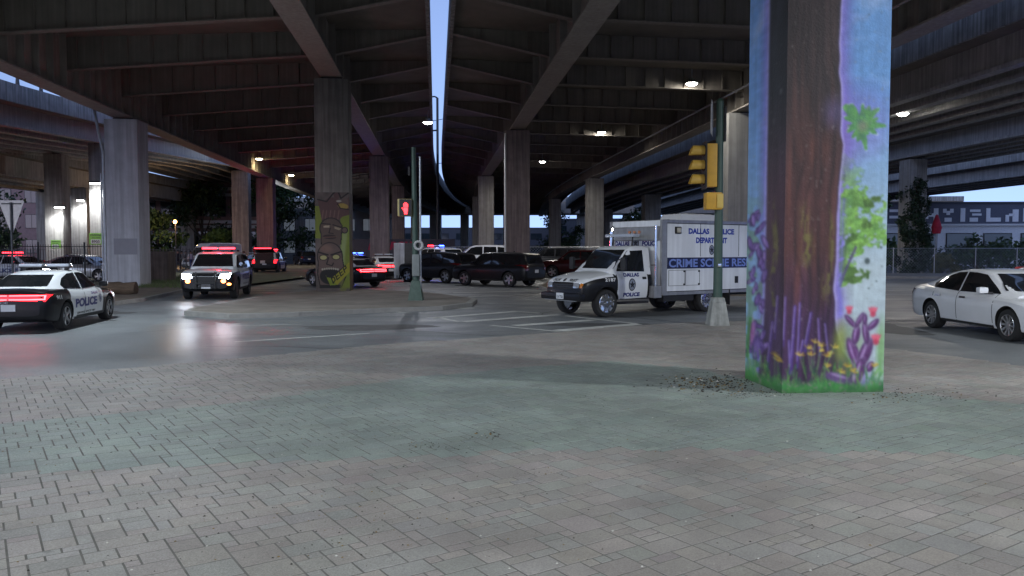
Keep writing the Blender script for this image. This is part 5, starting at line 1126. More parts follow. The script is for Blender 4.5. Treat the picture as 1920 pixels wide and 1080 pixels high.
# ---------------------------------------------------------------- street furniture
green_pole = M('dark_green_pole_paint', (.045, .085, .062), .45, var=.15, scale=4); sig_y = M('signal_yellow', (.62, .34, .03), .5, var=.1)
ped_base = M('weathered_cast_base', (.36, .37, .34), .7, var=.25, scale=6, streak=.35)
def signal_pole():
    b = G(1345, 609, .026); t = thing('traffic_signal', 'green traffic signal pole with yellow signal heads, standing on the plaza corner beside the truck', 'traffic signal', (b.x, b.y, .02)); s = b.y / F   # metres per pixel at the pole
    m = MB(); m.tube((0, 0, .5), (0, 0, 5.52), .115, .085, 20); m.tube((0, 0, 5.52), (0, 0, 5.59), .10, .05, 20); m.build('pole', green_pole, t, smooth=40)
    m = MB(); m.cbox((0, 0, .30), (.50, .50, .60), .02); m.v = [(x * (1 - .36 * max(0, z) / .6), y * (1 - .36 * max(0, z) / .6), z) for x, y, z in m.v]; m.lathe([(.0, .58), (.19, .58), (.17, .68), (.12, .70)], 20); m.build('base', ped_base, t, smooth=35)
    # main three-lamp head facing left, seen from its side, with visors
    px = lambda x, y: ((x - 1345) * s, 0, CAMH + (468 - y) * s - .02)
    z0, z1 = px(0, 352)[2], px(0, 272)[2]
    m = MB(); m.cbox((-.22, 0, (z0 + z1) / 2), (.26, .36, z1 - z0), .03); hd = m.build('signal_head', sig_y, t, smooth=40)
    m = MB(); m.box((-.37, 0, (z0 + z1) / 2), (.02, .52, z1 - z0 + .10)); m.build('backplate', trim, hd)
    for k in range(3):
        zc = z1 - (k + .5) * (z1 - z0) / 3; m = MB()
        rings = []
        for x in (-.385, -.66):
            rings.append([(x - .05 * (1 - cos(a)) * (x < -.5), .145 * sin(a), zc + .145 * cos(a)) for a in np.linspace(-2.2, 2.2, 14)] + [(x - .05 * (1 - cos(a)) * (x < -.5), .135 * sin(a), zc + .135 * cos(a)) for a in np.linspace(2.2, -2.2, 14)])
        m.loft(rings); v = m.build('visor', M('faded_visor_yellow', (.58, .36, .06), .5, var=.1), hd, smooth=40)
        m = MB(); m.tube((-.38, 0, zc), (-.40, 0, zc), .13, n=20); m.build('signal_lens', M('dark_signal_lens', (.05, .02, .015), .2, var=0), hd, smooth=40)
    # second head behind, seen edge-on, walk signal box under, sign back on top
    m = MB(); m.cbox((-.02, .24, (z0 + z1) / 2 + .02), (.30, .22, z1 - z0 - .1), .03); m.build('signal_head', M('pale_signal_yellow', (.66, .46, .10), .5, var=.1), t, smooth=40)
    za, zb = px(0, 394)[2], px(0, 362)[2]
    m = MB(); m.cbox((-.15, -.02, (za + zb) / 2), (.40, .34, zb - za), .04); w = m.build('walk_signal_box', sig_y, t, smooth=40)
    m = MB(); m.cbox((-.02, -.20, (za + zb) / 2), (.16, .03, zb - za - .08), .03); m.build('hood', M('pale_signal_yellow'), w, smooth=40)
    m = MB()
    for z in (z0 + .08, z1 - .08, (za + zb) / 2): m.tube((-.2, 0, z), (0, 0, z), .03); 
    m.build('bracket', trim, t)
    zs0, zs1 = px(0, 252)[2], px(0, 195)[2]
    m = MB(); q = Matrix.Translation((-.19, .02, (zs0 + zs1) / 2)) @ Matrix.Rotation(R(72), 4, 'Z'); pts = [(-.30, -.42), (.30, -.42), (.30, .30), (.22, .42), (-.22, .42), (-.30, .30)]
    m.add([q @ Vector((x, y_, z)) for y_ in (-.006, .006) for x, z in pts], [tuple(range(6))[::-1], tuple(range(6, 12))] + [(k, (k + 1) % 6, 6 + (k + 1) % 6, 6 + k) for k in range(6)]); m.build('sign_plate', M('sign_back_metal', (.46, .47, .48), .45, metal=.5, var=.15), t)
    m = MB(); m.cbox((.13, .02, px(0, 235)[2]), (.05, .12, .85), .015); m.build('junction_box', trim, t)
    m = MB(); m.cbox((0, -.13, px(0, 497)[2]), (.09, .06, .09), .02); m.build('push_button', chrome, t, smooth=40)
signal_pole()
def walk_pole():
    b = G(780, 563, .13); t = thing('pedestrian_signal', 'slim green pole with a lit red hand signal, on the traffic island', 'pedestrian signal', (b.x, b.y, .12)); s = b.y / F; px = lambda x, y: ((x - 780) * s, 0, CAMH + (468 - y) * s - .12)
    m = MB(); m.tube((0, 0, .5), (-.06, 0, px(0, 278)[2]), .12, .075, 16); m.build('pole', green_pole, t, smooth=40)
    m = MB(); m.cbox((0, 0, .35), (.52, .52, .70), .02); m.v = [(x * (1 - .45 * max(0, z) / .7), y * (1 - .45 * max(0, z) / .7), z) for x, y, z in m.v]; m.build('base', M('green_cast_base', (.07, .11, .085), .6, var=.25, scale=6), t, smooth=35)
    x, _, z = px(761, 390)
    m = MB(); m.cbox((x, 0, z), (.50, .34, .60), .03); bx = m.build('walk_signal_box', M('box_yellow', (.45, .36, .14), .5), t, smooth=40)
    m = MB(); m.box((x + .03, -.175, z), (.43, .012, .57)); m.build('face_plate', trim, bx)
    # raised red hand
    m = MB(); hx, hz = x + .04, z - .05; y = -.19
    m.cbox((hx, y, hz - .02), (.14, .02, .14), .03)
    for k, (dx, h) in enumerate(((-.062, .13), (-.02, .17), (.022, .16), (.062, .12))): m.cbox((hx + dx, y, hz + .06 + h / 2), (.032, .02, h), .012)
    m.tube((hx - .07, y, hz - .04), (hx - .13, y, hz + .05), .018, .014, 8); m.cbox((hx, y, hz - .13), (.11, .02, .10), .02)
    m.build('red_hand', M('lit_red_hand', (.6, .02, .02), .4, var=0, emis=(1, .03, .04), es=2.6), bx)
    m = MB(); m.tube((x + .2, 0, z), (0, 0, z), .03); m.build('bracket', trim, t)
    m = MB(); p = px(780, 497); m.cbox((.02, -.16, p[2]), (.26, .1, .75), .03); m.build('button_sign', M('dull_grey_panel', (.20, .22, .21), .5, var=.15), t, smooth=40)
    m = MB(); m.tube((.165, .0, 5.0), (.165, .0, .4), .035, n=8); m.build('conduit', galv, t, smooth=40)
    m = MB(); q = px(783, 460)
    for a, bb in zip(range(12), range(1, 13)): m.tube((.12 + .14 * cos(a * pi / 6), -.16, q[2] + .14 * sin(a * pi / 6)), (.12 + .14 * cos(bb * pi / 6), -.16, q[2] + .14 * sin(bb * pi / 6)), .045, n=6)
    m.build('cable_coil', M('pale_coil', (.5, .5, .48), .6), t, smooth=40)
    m = MB(); m.box((-.22, 0, px(0, 322)[2]), (.06, .05, .3)); m.build('junction_box', trim, t)
walk_pole()
def cabinet():
    b = G(752, 528, 0); t = thing('utility_cabinet', 'tall grey utility cabinet with a whitewashed side, left of the walk signal pole', 'utility cabinet', (b.x, b.y, .0), .15); s = b.y / F
    h = (527 - 455) * s
    m = MB(); m.cbox((.42, .1, h / 2), (.55, .8, h), .03); m.build('housing', M('cabinet_grey', (.13, .13, .12), .6, var=.2), t, smooth=40)
    m = MB(); m.cbox((-.10, -.0, h / 2 + .12), (.62, .7, h - .22), .03); m.build('painted_cabinet', M('whitewashed_panel', (.84, .87, .87), .7, var=.25, scale=2.2, streak=.35), t, smooth=40)
    m = MB()
    for k in (-.14, 0, .14): m.box((-.10 + k, -.353, .28), (.05, .012, .22))
    m.build('louvre', trim, t)
cabinet()
def yield_sign():
    t = thing('road_sign', 'back of a triangular yield sign on a post behind the left police sedan', 'sign', at(24, 500, 38) * Vector((1, 1, 0))if False else (at(24, 468, 38).x, 38, .1)); s = 38 / F
    m = MB(); zt = CAMH + (468 - 380) * s; zb = CAMH + (468 - 440) * s; w = 24 * s
    pts = [(-w, zt - .05), (-w + .06, zt), (w - .06, zt), (w, zt - .05), (.05, zb), (-.05, zb)]
    m.add([(x, y, z) for y in (-.008, .008) for x, z in pts], [tuple(range(6))[::-1], tuple(range(6, 12))] + [(k, (k + 1) % 6, 6 + (k + 1) % 6, 6 + k) for k in range(6)]); m.build('sign_plate', M('sign_back_metal'), t)
    m = MB(); m.tube((0, -.05, 0), (0, -.05, zt - .1), .05, n=10); m.build('post', M('dull_post', (.16, .17, .17), .6, metal=.3), t, smooth=40)
    m = MB(); m.box((0, -.03, zt - .16), (w * 1.5, .03, .06)); m.build('brace', M('dull_post'), t)
yield_sign()
# iron picket fence at left, chain-link fences farther off
def picket_fence(name, label, pts, h, z0, step, r, m_, post=2.4, cat='fence'):
    t = thing(name, label, cat, (pts[0][0], pts[0][1], z0)); o = Vector((pts[0][0], pts[0][1], 0)); pk = MB(); rl = MB(); ps = MB()
    for a, b in zip(pts, pts[1:]):
        a = Vector((a[0], a[1], 0)) - o; b = Vector((b[0], b[1], 0)) - o; L_ = (b - a).length; d = (b - a) / L_
        for z in (.15, h - .12): rl.tube(a + Vector((0, 0, z)), b + Vector((0, 0, z)), .022, n=6)
        for k in range(int(L_ / step)): p = a + d * k * step; pk.tube(p + Vector((0, 0, .05)), p + Vector((0, 0, h)), r, n=5)
        for k in range(int(L_ / post) + 1): p = a + d * k * post; ps.tube(p, p + Vector((0, 0, h + .1)), .045, n=8)
    rl.build('rail', m_, t); pk.build('picket_panel', m_, t); ps.build('post', m_, t)
fm = M('black_fence_iron', (.03, .03, .032), .5, metal=.2)
picket_fence('iron_fence', 'black iron picket fence across the left, in front of the parked sedans', [(-34, 41.4), (-20.9, 41.2)], 2.05, .13, .135, .011, fm)
picket_fence('iron_fence', 'grey picket fence far behind the sedans at left', [(-62, 74), (-26, 70)], 2.0, 0, .3, .03, M('grey_fence', (.10, .105, .11), .6))
def chain_fence(label, pts, h, post=3.0):
    t = thing('chain_link_fence', label, 'fence', (pts[0][0], pts[0][1], 0)); o = Vector((pts[0][0], pts[0][1], 0)); mesh_ = MB(); ps = MB(); g = .22
    for a, b in zip(pts, pts[1:]):
        a = Vector((a[0], a[1], 0)) - o; b = Vector((b[0], b[1], 0)) - o; L_ = (b - a).length; d = (b - a) / L_; up = Vector((0, 0, 1)); n = int(L_ / g)
        for k in range(-int(h / g), n):
            for s in (1, -1):
                u0, u1 = k * g, k * g + h; v0, v1 = (0, h) if s > 0 else (h, 0)
                if u0 < 0: v0 += -u0 * s; u0 = 0
                if u1 > L_: v1 -= (u1 - L_) * s; u1 = L_
                if u1 - u0 > .05:
                    p, q = a + d * u0 + up * v0, a + d * u1 + up * v1; w = up * .006; mesh_.add([p - w, q - w, q + w, p + w], [(0, 1, 2, 3)])
        for k in range(int(L_ / post) + 1): p = a + d * k * post; ps.tube(p, p + up * (h + .05), .035, n=8)
        ps.tube(a + up * h, b + up * h, .028, n=6)
    mesh_.build('wire_mesh', galv, t); ps.build('post', galv, t)
chain_fence('chain-link fence behind the black SUVs, under the viaduct', [(-9, 61.5), (14, 60.5)], 2.1)
chain_fence('chain-link fence in front of the shrubs at right, behind the white sedan', [(19.5, 60.2), (70, 58)], 2.0)
# log, cones, red barrel
def log():
    p = G(225, 552, .13); t = thing('log', 'rough brown log lying at the foot of the pale grey column', 'log', (p.x, p.y, .13), .08); m = MB(); r = random.Random(3); rg = []
    for k in range(11):
        x = -.62 + k * .124; q = []
        for a in range(14): b = 2 * pi * a / 14; rr = .25 * (1 + .10 * sin(3 * b + k) + r.uniform(-.05, .05)) * (1 - .06 * abs(k - 5) / 5); q.append((x, rr * cos(b) * 1.1, .24 + rr * sin(b)))
        rg.append(q)
    m.loft(rg); m.build('log_body', M('log_bark', (.11, .075, .05), .95, var=.4, scale=5, bump=.8, stretch=(.4, 3, 3)), t, smooth=50)
log()
def cone(px_, py_, label, sc=1):
    p = G(px_, py_, .13); t = thing('traffic_cone', label, 'cone', (p.x, p.y, .13)); m = MB(); m.cbox((0, 0, .02), (.38, .38, .04), .01); m.lathe([(.15, .04), (.035, .70), (.0, .70)], 16); m.build('cone_body', M('cone_orange', (.65, .09, .03), .5, var=.1), t, smooth=40)
    m = MB(); m.lathe([(.117, .26), (.083, .44)], 16); m.lathe([(.074, .49), (.058, .58)], 16); m.build('reflective_band', M('reflective_white', (.75, .75, .75), .4), t, smooth=40)
cone(288, 519, 'orange traffic cone with white bands beside the blue-lit column foot')
def barrier():
    p = at(1914, 500, 30); t = thing('traffic_barrel', 'red traffic barrel at the right edge behind the white sedan', 'barrel', (p.x, 40, 0)); 
    t.location = (at(1914, 500, 40).x, 40, 0); m = MB(); m.lathe([(.34, 0), (.36, .06), (.30, .08), (.29, .45), (.27, .47), (.26, 1.0), (.2, 1.05), (0, 1.05)], 24); m.build('barrel_body', M('barrel_red', (.5, .05, .04), .45, var=.1), t, smooth=35)
    m = MB(); m.lathe([(.293, .25), (.287, .40)], 24); m.lathe([(.272, .6), (.266, .78)], 24); m.build('reflective_band', M('reflective_white'), t, smooth=40)
barrier()
# closed red umbrella in the yard at right
p = at(1755, 470, 66); t = thing('patio_umbrella', 'closed red patio umbrella in front of the lettered building', 'umbrella', (p.x, 66, 0)); s = 66 / F; zt = CAMH + 64 * s; zb = CAMH + 30 * s
m = MB(); m.lathe([(.02, zt + .08), (.10, zt), (.26, zt - .5), (.40, zt - 1.0), (.30, zt - 1.5), (.16, zb), (.04, zb)], 14); m.build('canopy', M('umbrella_red', (.50, .02, .05), .7, var=.15), t, smooth=40); m = MB(); m.tube((0, 0, 0), (0, 0, zt), .04, n=8); m.build('pole', galv, t)

# ---------------------------------------------------------------- lamps
lens_m = M('lit_lamp_lens', (.9, .9, .9), .3, var=0, emis=(1, .97, .90), es=42)
lens_w = M('lit_warm_lens', (.9, .8, .6), .3, var=0, emis=(1, .80, .45), es=26)
def deck_lamp(loc, label, e, col=(1, .96, .88), group='lamps under the viaduct decks', lens=None, arm=.5, sp=165):
    t = thing('deck_lamp', label, 'lamp', loc, 0, group); m = MB()
    m.lathe([(0, .22), (.14, .22), (.20, .12), (.34, .02), (.34, -.02), (.28, -.02)], 20); m.tube((0, 0, .2), (0, 0, .2 + arm), .035, n=8); m.build('lamp_housing', galv, t, smooth=35)
    m = MB(); m.lathe([(0, -.13), (.14, -.11), (.24, -.05), (.27, -.02)], 20); m.build('lamp_lens', lens or lens_m, t, smooth=50)
    lamp('SPOT', (0, 0, -.16), e, col, .22, spot=sp, blend=.35, parent=t)
    return t
deck_lamp(at(1297, 156, 40.35), 'large bright round lamp under the right viaduct, above the crime truck', 264)
deck_lamp(at(1128, 248, 57.25), 'round lamp under the right viaduct, above the truck cab, second in the row', 480)
deck_lamp(at(1017, 303, 74.0), 'round lamp under the right viaduct, farthest of the row, by the dark brown column', 412)
deck_lamp(at(802, 229, 49), 'single lamp hanging beside the sky gap', 618, (.9, .92, 1))
deck_lamp(at(1693, 213, 41), 'lamp glowing just right of the tree mural column', 480, (1, .9, .8))
deck_lamp(at(1384, 300, 62), 'small lamp between the signal pole and the tree mural column', 343)
for k, (d, off, lb) in enumerate(((66, -15.2, 'wall lamp on the left girder, nearer of the two small ones'), (80.5, -15.2, 'wall lamp on the left girder, farther of the two small ones'))):
    t = deck_lamp((off + cx(d) + .75, d, 9.35), lb, 60, (1, .85, .5), lens=lens_w, arm=.7)
# lamps out of the picture that light plaza and road, some added as fill
deck_lamp((-5.4, -7.0, 9.6), 'deck lamp behind the viewpoint, lighting the paved plaza', 3141, (.90, .97, 1))
deck_lamp((4.2, -6.0, 9.6), 'unseen fill lamp added behind the viewpoint, farther right', 1373, (.92, 1, .98))  # added fill that evens out the foreground light
deck_lamp((14.5, 7.0, 9.3), 'deck lamp above the plaza, right of the mural column', 2904, (.92, .97, 1))
deck_lamp((-11.0, 18.5, 9.0), 'unseen fill lamp added above the near lane, left of the traffic island', 1785, (.78, .90, 1))  # added to brighten the road, no fitting in view
# flood lights on the three columns at left
def column_flood(px_, py_, d, label, e):
    p = at(px_, py_, d); t = thing('flood_light', label, 'lamp', p, 0, 'flood lights on the left columns'); m = MB(); m.cbox((0, 0, .08), (.75, .55, .14), .03); m.box((0, .45, .1), (.12, .5, .10)); m.build('lamp_housing', dark_metal, t, smooth=40)
    m = MB(); m.box((0, -.02, -.005), (.62, .44, .03)); m.build('lamp_lens', M('lit_white_lens', (.9, .9, .9), .3, var=0, emis=(.95, .97, 1), es=34), t)
    lamp('SPOT', (0, -.05, -.08), e, (.93, .96, 1), .2, spot=150, blend=.6, parent=t)
column_flood(180, 344, 57.0, 'flood light on the column nearest the pale grey column', 686)
column_flood(151, 376, 83.4, 'flood light on the middle one of the three lit columns', 618)
column_flood(112, 389, 69.0, 'flood light on the leftmost of the three lit columns', 583)
# green parking signs
def p_sign(px_, py_, d, w, h, label, num):
    p = at(px_, py_, d); t = thing('parking_sign', label, 'sign', p, 0, 'green parking signs'); m = MB(); m.cbox((0, 0, 0), (w, .04, h), .015); m.build('sign_panel', M('lime_sign', (.20, .46, .06), .5, var=.08), t)
    m = MB()
    for s_, z, hh, wd in (('PARKING', h * .34, h * .14, w * .8), ('PAY HERE', h * .10, h * .08, w * .55)): V, Fc = text2d(s_, wd, hh, .02); m.add([(u, -.024, v + z) for u, v in V], Fc, 0)
    V, Fc = rect(-w * .38, -h * .40, w * .28, -h * .05, 0); m.add([(u, -.023, v) for u, v in V], Fc, 1)
    V, Fc = text2d(num, w * .56, h * .24, .03); m.add([(u - w * .05, -.027, v - h * .22) for u, v in V], Fc, 0); m.build('sign_text', [M('sign_ink', (.02, .03, .03), .5), M('sign_white', (.7, .72, .7), .5)], t)
p_sign(181, 448, 57.2, 1.05, .82, 'large lime green parking sign on the column nearest the pale grey column', '8905')
p_sign(105, 458, 69.3, .85, .72, 'small lime green parking sign on the leftmost lit column', '8905')
# slim street light far left with warm lamp, small traffic light
p = at(330, 470, 92); t = thing('street_lamp', 'street lamp with a warm orange glow in front of the dark-windowed building', 'street lamp', (p.x, 92, 0)); s = 92 / F; z = CAMH + 52 * s
m = MB(); m.tube((0, 0, 0), (0, 0, z + .2), .07, n=8); m.build('pole', dark_metal, t); m = MB(); m.lathe([(0, -.2), (.17, -.15), (.2, 0), (.13, .17), (0, .2)], 14); o = m.build('lamp_globe', M('warm_globe', (.9, .6, .3), .3, var=0, emis=(1, .42, .10), es=9), t, smooth=60); o.location = (0, -.1, z)
lamp('POINT', (0, -.6, z), 260, (1, .6, .28), .3, parent=t)
p = at(492, 470, 84); t = thing('street_lamp', 'small white street lamp shining in front of the dark tree behind the open-hatch SUV', 'street lamp', (p.x, 84, 0)); z = CAMH + 86 * 84 / F
m = MB(); m.path([(0, 0, 0), (0, 0, z + .1), (.7, 0, z + .25)], .06); m.build('pole', dark_metal, t); m = MB(); m.cbox((.9, 0, z + .2), (.6, .26, .12), .05); m.build('lamp_housing', galv, t, smooth=40); m = MB(); m.box((.9, 0, z + .12), (.45, .2, .04)); m.build('lamp_lens', lens_m, t); lamp('POINT', (.9, -.2, z - .1), 260, (.9, .95, 1), .15, parent=t)
def street_mast():    # mast with cross arms seen in the sky gap
    t = thing('utility_pole', 'thin utility mast with wires, seen in the sky gap between the viaducts', 'utility pole', (at(821, 400, 88).x, 88, 0)); m = MB(); m.tube((0, 0, 0), (0, 0, 18.4), .16, .13, 10); m.build('pole', dark_metal, t)
    m = MB(); m.path([(0, 0, 18.4), (-.3, 0, 18.55), (-.75, 0, 18.5)], .08); m.path([(0, 0, 14.9), (-.75, 0, 14.85)], .09); m.tube((-.62, 0, 14.9), (-.62, 0, 18.4), .05); m.build('bracket', dark_metal, t)
    for k, (z0, z1) in enumerate(((16.0, 17.6), (11.3, 11.3))): m = MB(); m.path([(-9, -2, z0 - 1.6), (0, 0, z0), (14, 3, z1 + 1.8)], .035, 5); m.build('wire', dark_metal, t)
street_mast()

# ---------------------------------------------------------------- background buildings
def building(name, label, x, y, w, d, h, rz, wall, floors, cols, win, band=None, ww=.7, wh=.6, parapet=.5, z0=.3):
    t = thing(name, label, 'building', (x, y, 0), rz); m = MB(); m.box((0, d / 2, h / 2), (w, d, h)); m.box((0, d / 2, h + .15), (w + .3, d + .3, .32)); m.build('wall', wall, t)
    fh = (h - z0 - .4) / floors; cw = w / cols
    for i in range(floors):
        for j in range(cols):
            q = MB(); cx_, cz = -w / 2 + (j + .5) * cw, z0 + (i + .5) * fh; q.box((cx_, -.02, cz), (cw * ww, .08, fh * wh), 0); f = q.build('window', trim if win is not None else wall, t)
            q = MB(); q.box((cx_, -.065, cz), (cw * ww - .14, .02, fh * wh - .14)); q.box((cx_, -.075, cz), (.06, .03, fh * wh - .14), 1); q.build('pane', [win, trim], f)
    if band:
        for z in band[1]: q = MB(); q.box((0, -.08, z), (w + .1, .2, band[2])); q.build('facade_band', band[0], t)
    return t
brick_pink = M('dusky_brick', (.26, .17, .16), .85, var=.2, scale=2); pale_wall = M('pale_stucco', (.42, .42, .42), .85, var=.15, scale=1); dark_wall = M('dark_facade', (.10, .10, .11), .8, var=.2)
dim_glass = M('dim_window_glass', (.02, .03, .035), .08, var=.2, spec=.8); lit_win = M('dim_lit_window', (.3, .3, .3), .3, var=.1, emis=(.55, .65, .8), es=.05)
building('office_building', 'low building with white bands and dark glass, left behind the lamp-lit columns', -52, 118, 30, 14, 11.5, .1, brick_pink, 2, 6, dim_glass, (M('white_band', (.62, .62, .62), .6), (5.3, 6.0, 10.0, 10.9), .45), .86, .6)
building('brick_building', 'tall pinkish brick building far behind the leftmost lit column', -92, 135, 34, 16, 22, .1, brick_pink, 5, 8, dim_glass, None, .5, .55)
building('warehouse', 'long low dark building far behind the viaduct columns', 4, 215, 90, 20, 7.5, 0, dark_wall, 2, 18, dim_glass, None, .6, .5)
building('warehouse', 'pale low building with lit windows behind the tiki-painted column', -36, 150, 22, 14, 9, .05, pale_wall, 2, 6, lit_win, None, .6, .55)
building('warehouse', 'distant low building right of the crime truck cab', 34, 190, 50, 20, 9, -.1, dark_wall, 2, 10, dim_glass, None, .6, .5)
def lettered():
    t = thing('painted_building', 'long white-walled building with big white block letters on a dark band, right background', 'building', (60, 92, 0), -.04); m = MB(); w = 56
    m.box((0, 6, 2.4), (w, 12, 4.8)); m.build('wall', M('grey_white_wall', (.68, .70, .72), .8, var=.12), t)
    m = MB(); m.box((0, 5.95, 6.0), (w, 12.1, 2.5)); bd = m.build('sign_band', M('slate_band', (.09, .095, .13), .6, var=.15), t)
    m = MB(); m.box((0, 5.9, 4.75), (w + .2, 12.4, .22)); m.build('ledge', M('white_band'), t)
    m = MB(); m.box((0, 5.9, 7.3), (w + .2, 12.4, .18)); m.build('coping', dark_wall, t)
    for k in range(13):
        q = MB(); q.box((-25.2 + k * 4.2, -.04, 2.55), (3.2, .1, 2.5)); f = q.build('window', trim, t); q = MB(); q.box((-25.2 + k * 4.2, -.10, 2.55), (3.0, .03, 2.3)); q.build('pane', dim_glass, f)
    x = -25.5
    glyph = [(q, 0, 0) for q in 2 * ('n', 't', 'p', 'bar', 'l', 'e', 'h', 't', 'm', 'i', 'p', 'l', 'r', 'n', 't', 'e')]
    strokes = dict(l=[(0, 0, .35, 1), (.35, 0, .9, .3)], e=[(0, .72, 1.1, .2), (0, .25, 1.1, .2)], h=[(0, 0, .4, 1), (.4, .4, .5, .25), (.9, .25, .3, .5)], t=[(.7, 0, .4, 1), (.2, .38, .5, .25), (0, .22, .25, .56)], m=[(0, .66, .3, .3), (.3, .5, .3, .3), (.6, .66, .3, .3), (.15, 0, .6, .3)], i=[(.2, 0, .4, 1)], p=[(0, .72, .9, .18), (.2, .45, .8, .16), (0, 0, .7, .3)], r=[(0, 0, .3, .5), (.3, .4, .4, .2), (.6, 0, .5, .9)], n=[(0, 0, .35, 1), (.35, .5, .3, .3), (.65, 0, .35, 1)], bar=[(0, 0, .5, 1)])
    for g, _, _ in glyph:
        q = MB(); wmx = 0
        for a, b, c, d in strokes[g]: q.box((x + (a + c / 2) * 1.32, -.13, 5.1 + (b + d / 2) * 1.55), (c * 1.32, .05, d * 1.55)); wmx = max(wmx, a + c)
        q.build('letter', M('letter_white', (.78, .78, .8), .6, var=.1), bd); x += wmx * 1.32 + .52
lettered()
def far_bridge():      # a viaduct crossing in the far distance, with its piers
    t = thing('far_viaduct', 'far dark viaduct crossing behind all the columns, seen under the main decks', 'viaduct', (0, 176, 0), -.03); m = MB(); m.box((10, 0, 10.9), (170, 9, 2.6)); m.build('deck_girder', steel_dark, t)
    m = MB(); m.box((10, -4.5, 12.6), (170, .3, 1.0)); m.build('parapet', parapet_m, t)
    for k in range(17): m = MB(); m.box((-62 + k * 8.6 + (k % 3) * 1.1, 0, 4.8), (2.4 if k % 2 else 1.7, 2.2, 9.6)); m.build('pier', conc, t)
far_bridge()
# red and white graffiti wall in the middle distance
t = thing('graffiti_wall', 'low dark wall with red graffiti lettering behind the tiki-painted column', 'wall', (-11.5, 84, 0), 0); m = MB(); m.box((0, .15, 1.5), (11, .3, 3.0)); m.build('wall_body', dark_wall, t)
m = MB(); V, Fc = text2d('MURROW', 5.2, .9, .06, shear=.25); m.add([(u - 1.0, -.012, v + 2.3) for u, v in V], Fc); m.build('graffiti', M('graffiti_red', (.45, .03, .07), .6), t)
t = thing('street_wall', 'rough brown concrete block beside the pale grey column, cone in front', 'wall', (at(300, 490, 46).x, 46, .1), .05); m = MB(); m.cbox((0, 0, .85), (1.35, 1.2, 1.7), .06); m.build('wall_body', M('brown_block', (.13, .105, .09), .9, var=.3, scale=2, streak=.4), t)

# ---------------------------------------------------------------- trees and shrubs
def leaf_mesh(name, clumps, n, size, cols, seed, flat=.5):
    r = np.random.default_rng(seed); V = []; Fs = []; C = []; tot = sum(c[3] ** 2 for c in clumps)
    for (x, y, z, rad, sq) in clumps:
        k = max(12, int(n * rad ** 2 / tot)); d = r.normal(size=(k, 3)); d /= np.linalg.norm(d, axis=1)[:, None]; rr = rad * (r.random(k) ** .45) * (1 + .25 * r.normal(size=k) * .5)
        p = d * rr[:, None] * np.array([1, 1, sq]) + np.array([x, y, z]); br = r.uniform(.6, 1.3)
        for q in p:
            a = r.normal(size=3); a /= np.linalg.norm(a); b = np.cross(a, r.normal(size=3)); b /= np.linalg.norm(b) + 1e-9; s = size * r.uniform(.6, 1.4); o = len(V)
            V += [q - a * s, q + b * s * flat, q + a * s, q - b * s * flat]; Fs.append((o, o + 1, o + 2, o + 3)); c = np.array(cols[r.integers(len(cols))]) * br * r.uniform(.8, 1.2); C += [c] * 4
    me = bpy.data.meshes.new(name); me.from_pydata([tuple(v) for v in V], [], Fs); ca_ = me.color_attributes.new('tint', 'FLOAT_COLOR', 'POINT'); ca_.data.foreach_set('color', np.concatenate([np.array(C), np.ones((len(C), 1))], 1).ravel()); me.materials.append(M('leaves', rough=.6, attr='tint', var=0)); return me
GREENS = [(.035, .075, .03), (.05, .10, .035), (.03, .06, .035), (.06, .11, .03)]; LIGHT = [(.12, .20, .04), (.10, .17, .04), (.08, .14, .03)]
def tree(label, x, y, h, w, seed, cols=GREENS, n=3600, size=.28, trunk=.3, low=.25):
    r = random.Random(seed); t = thing('tree', label, 'tree', (x, y, 0), 0, None); m = MB(); th = h * .55; pts = [(0, 0, 0), (r.gauss(0, .1), r.gauss(0, .1), th * .5), (r.gauss(0, .25), r.gauss(0, .25), th)]
    m.tube(pts[0], pts[1], trunk, trunk * .75, 10); m.tube(pts[1], pts[2], trunk * .75, trunk * .45, 10); cl = []
    for k in range(13):
        a = r.uniform(0, 6.28); e = r.uniform(low, 1.0); rad = w * .5 * (1 - abs(e - .55) * .9) * r.uniform(.35, 1.0); c = (rad * cos(a), rad * sin(a), h * (low + (1 - low) * (e - low) / (1 - low))); cl.append((c[0], c[1], min(c[2], h - .6), w * r.uniform(.16, .27), .75))
        if k < 6: m.tube(pts[1], (c[0] * .8, c[1] * .8, c[2] * .95), trunk * .4, trunk * .12, 6)
    m.build('trunk', M('bark', (.06, .048, .036), .9, var=.3, scale=6, bump=.6), t); link('crown', leaf_mesh('crown', cl, n, size, cols, seed), t)
tree('dark leafy tree behind the pinkish column and the open-hatch SUV', -36, 122, 13, 13, 1, n=5200)
tree('dark tree with a loose crown right of the white van', -45, 116, 11.5, 9, 2, n=4200)
tree('small round tree in front of the white-banded building', -43, 98, 6.2, 6.5, 3, low=.15)
tree('large dark tree behind the back of the yield sign', -66, 88, 12, 15, 4, n=6000)
tree('dark tree at the far left edge behind the police sedan roof', -78, 100, 11, 13, 5, n=4000)
tree('pale green bush-like young tree beside the grey-pink column', -37.5, 104, 4.6, 4, 6, LIGHT, 1800, low=.1, trunk=.12)
tree('scrubby low tree behind the iron fence and the police sedan', -52, 78, 4.6, 8, 7, n=2600, low=.1, trunk=.15)
tree('far tree seen over the crime truck roof', 21, 128, 8, 8, 8, n=2400)
tree('far tree in the gap right of the dark brown column', 9, 150, 9, 8, 9, n=2400)
tree('tree left of the ivy-covered column, right of the mural', 33, 76, 7, 7, 10, n=3000, low=.15)
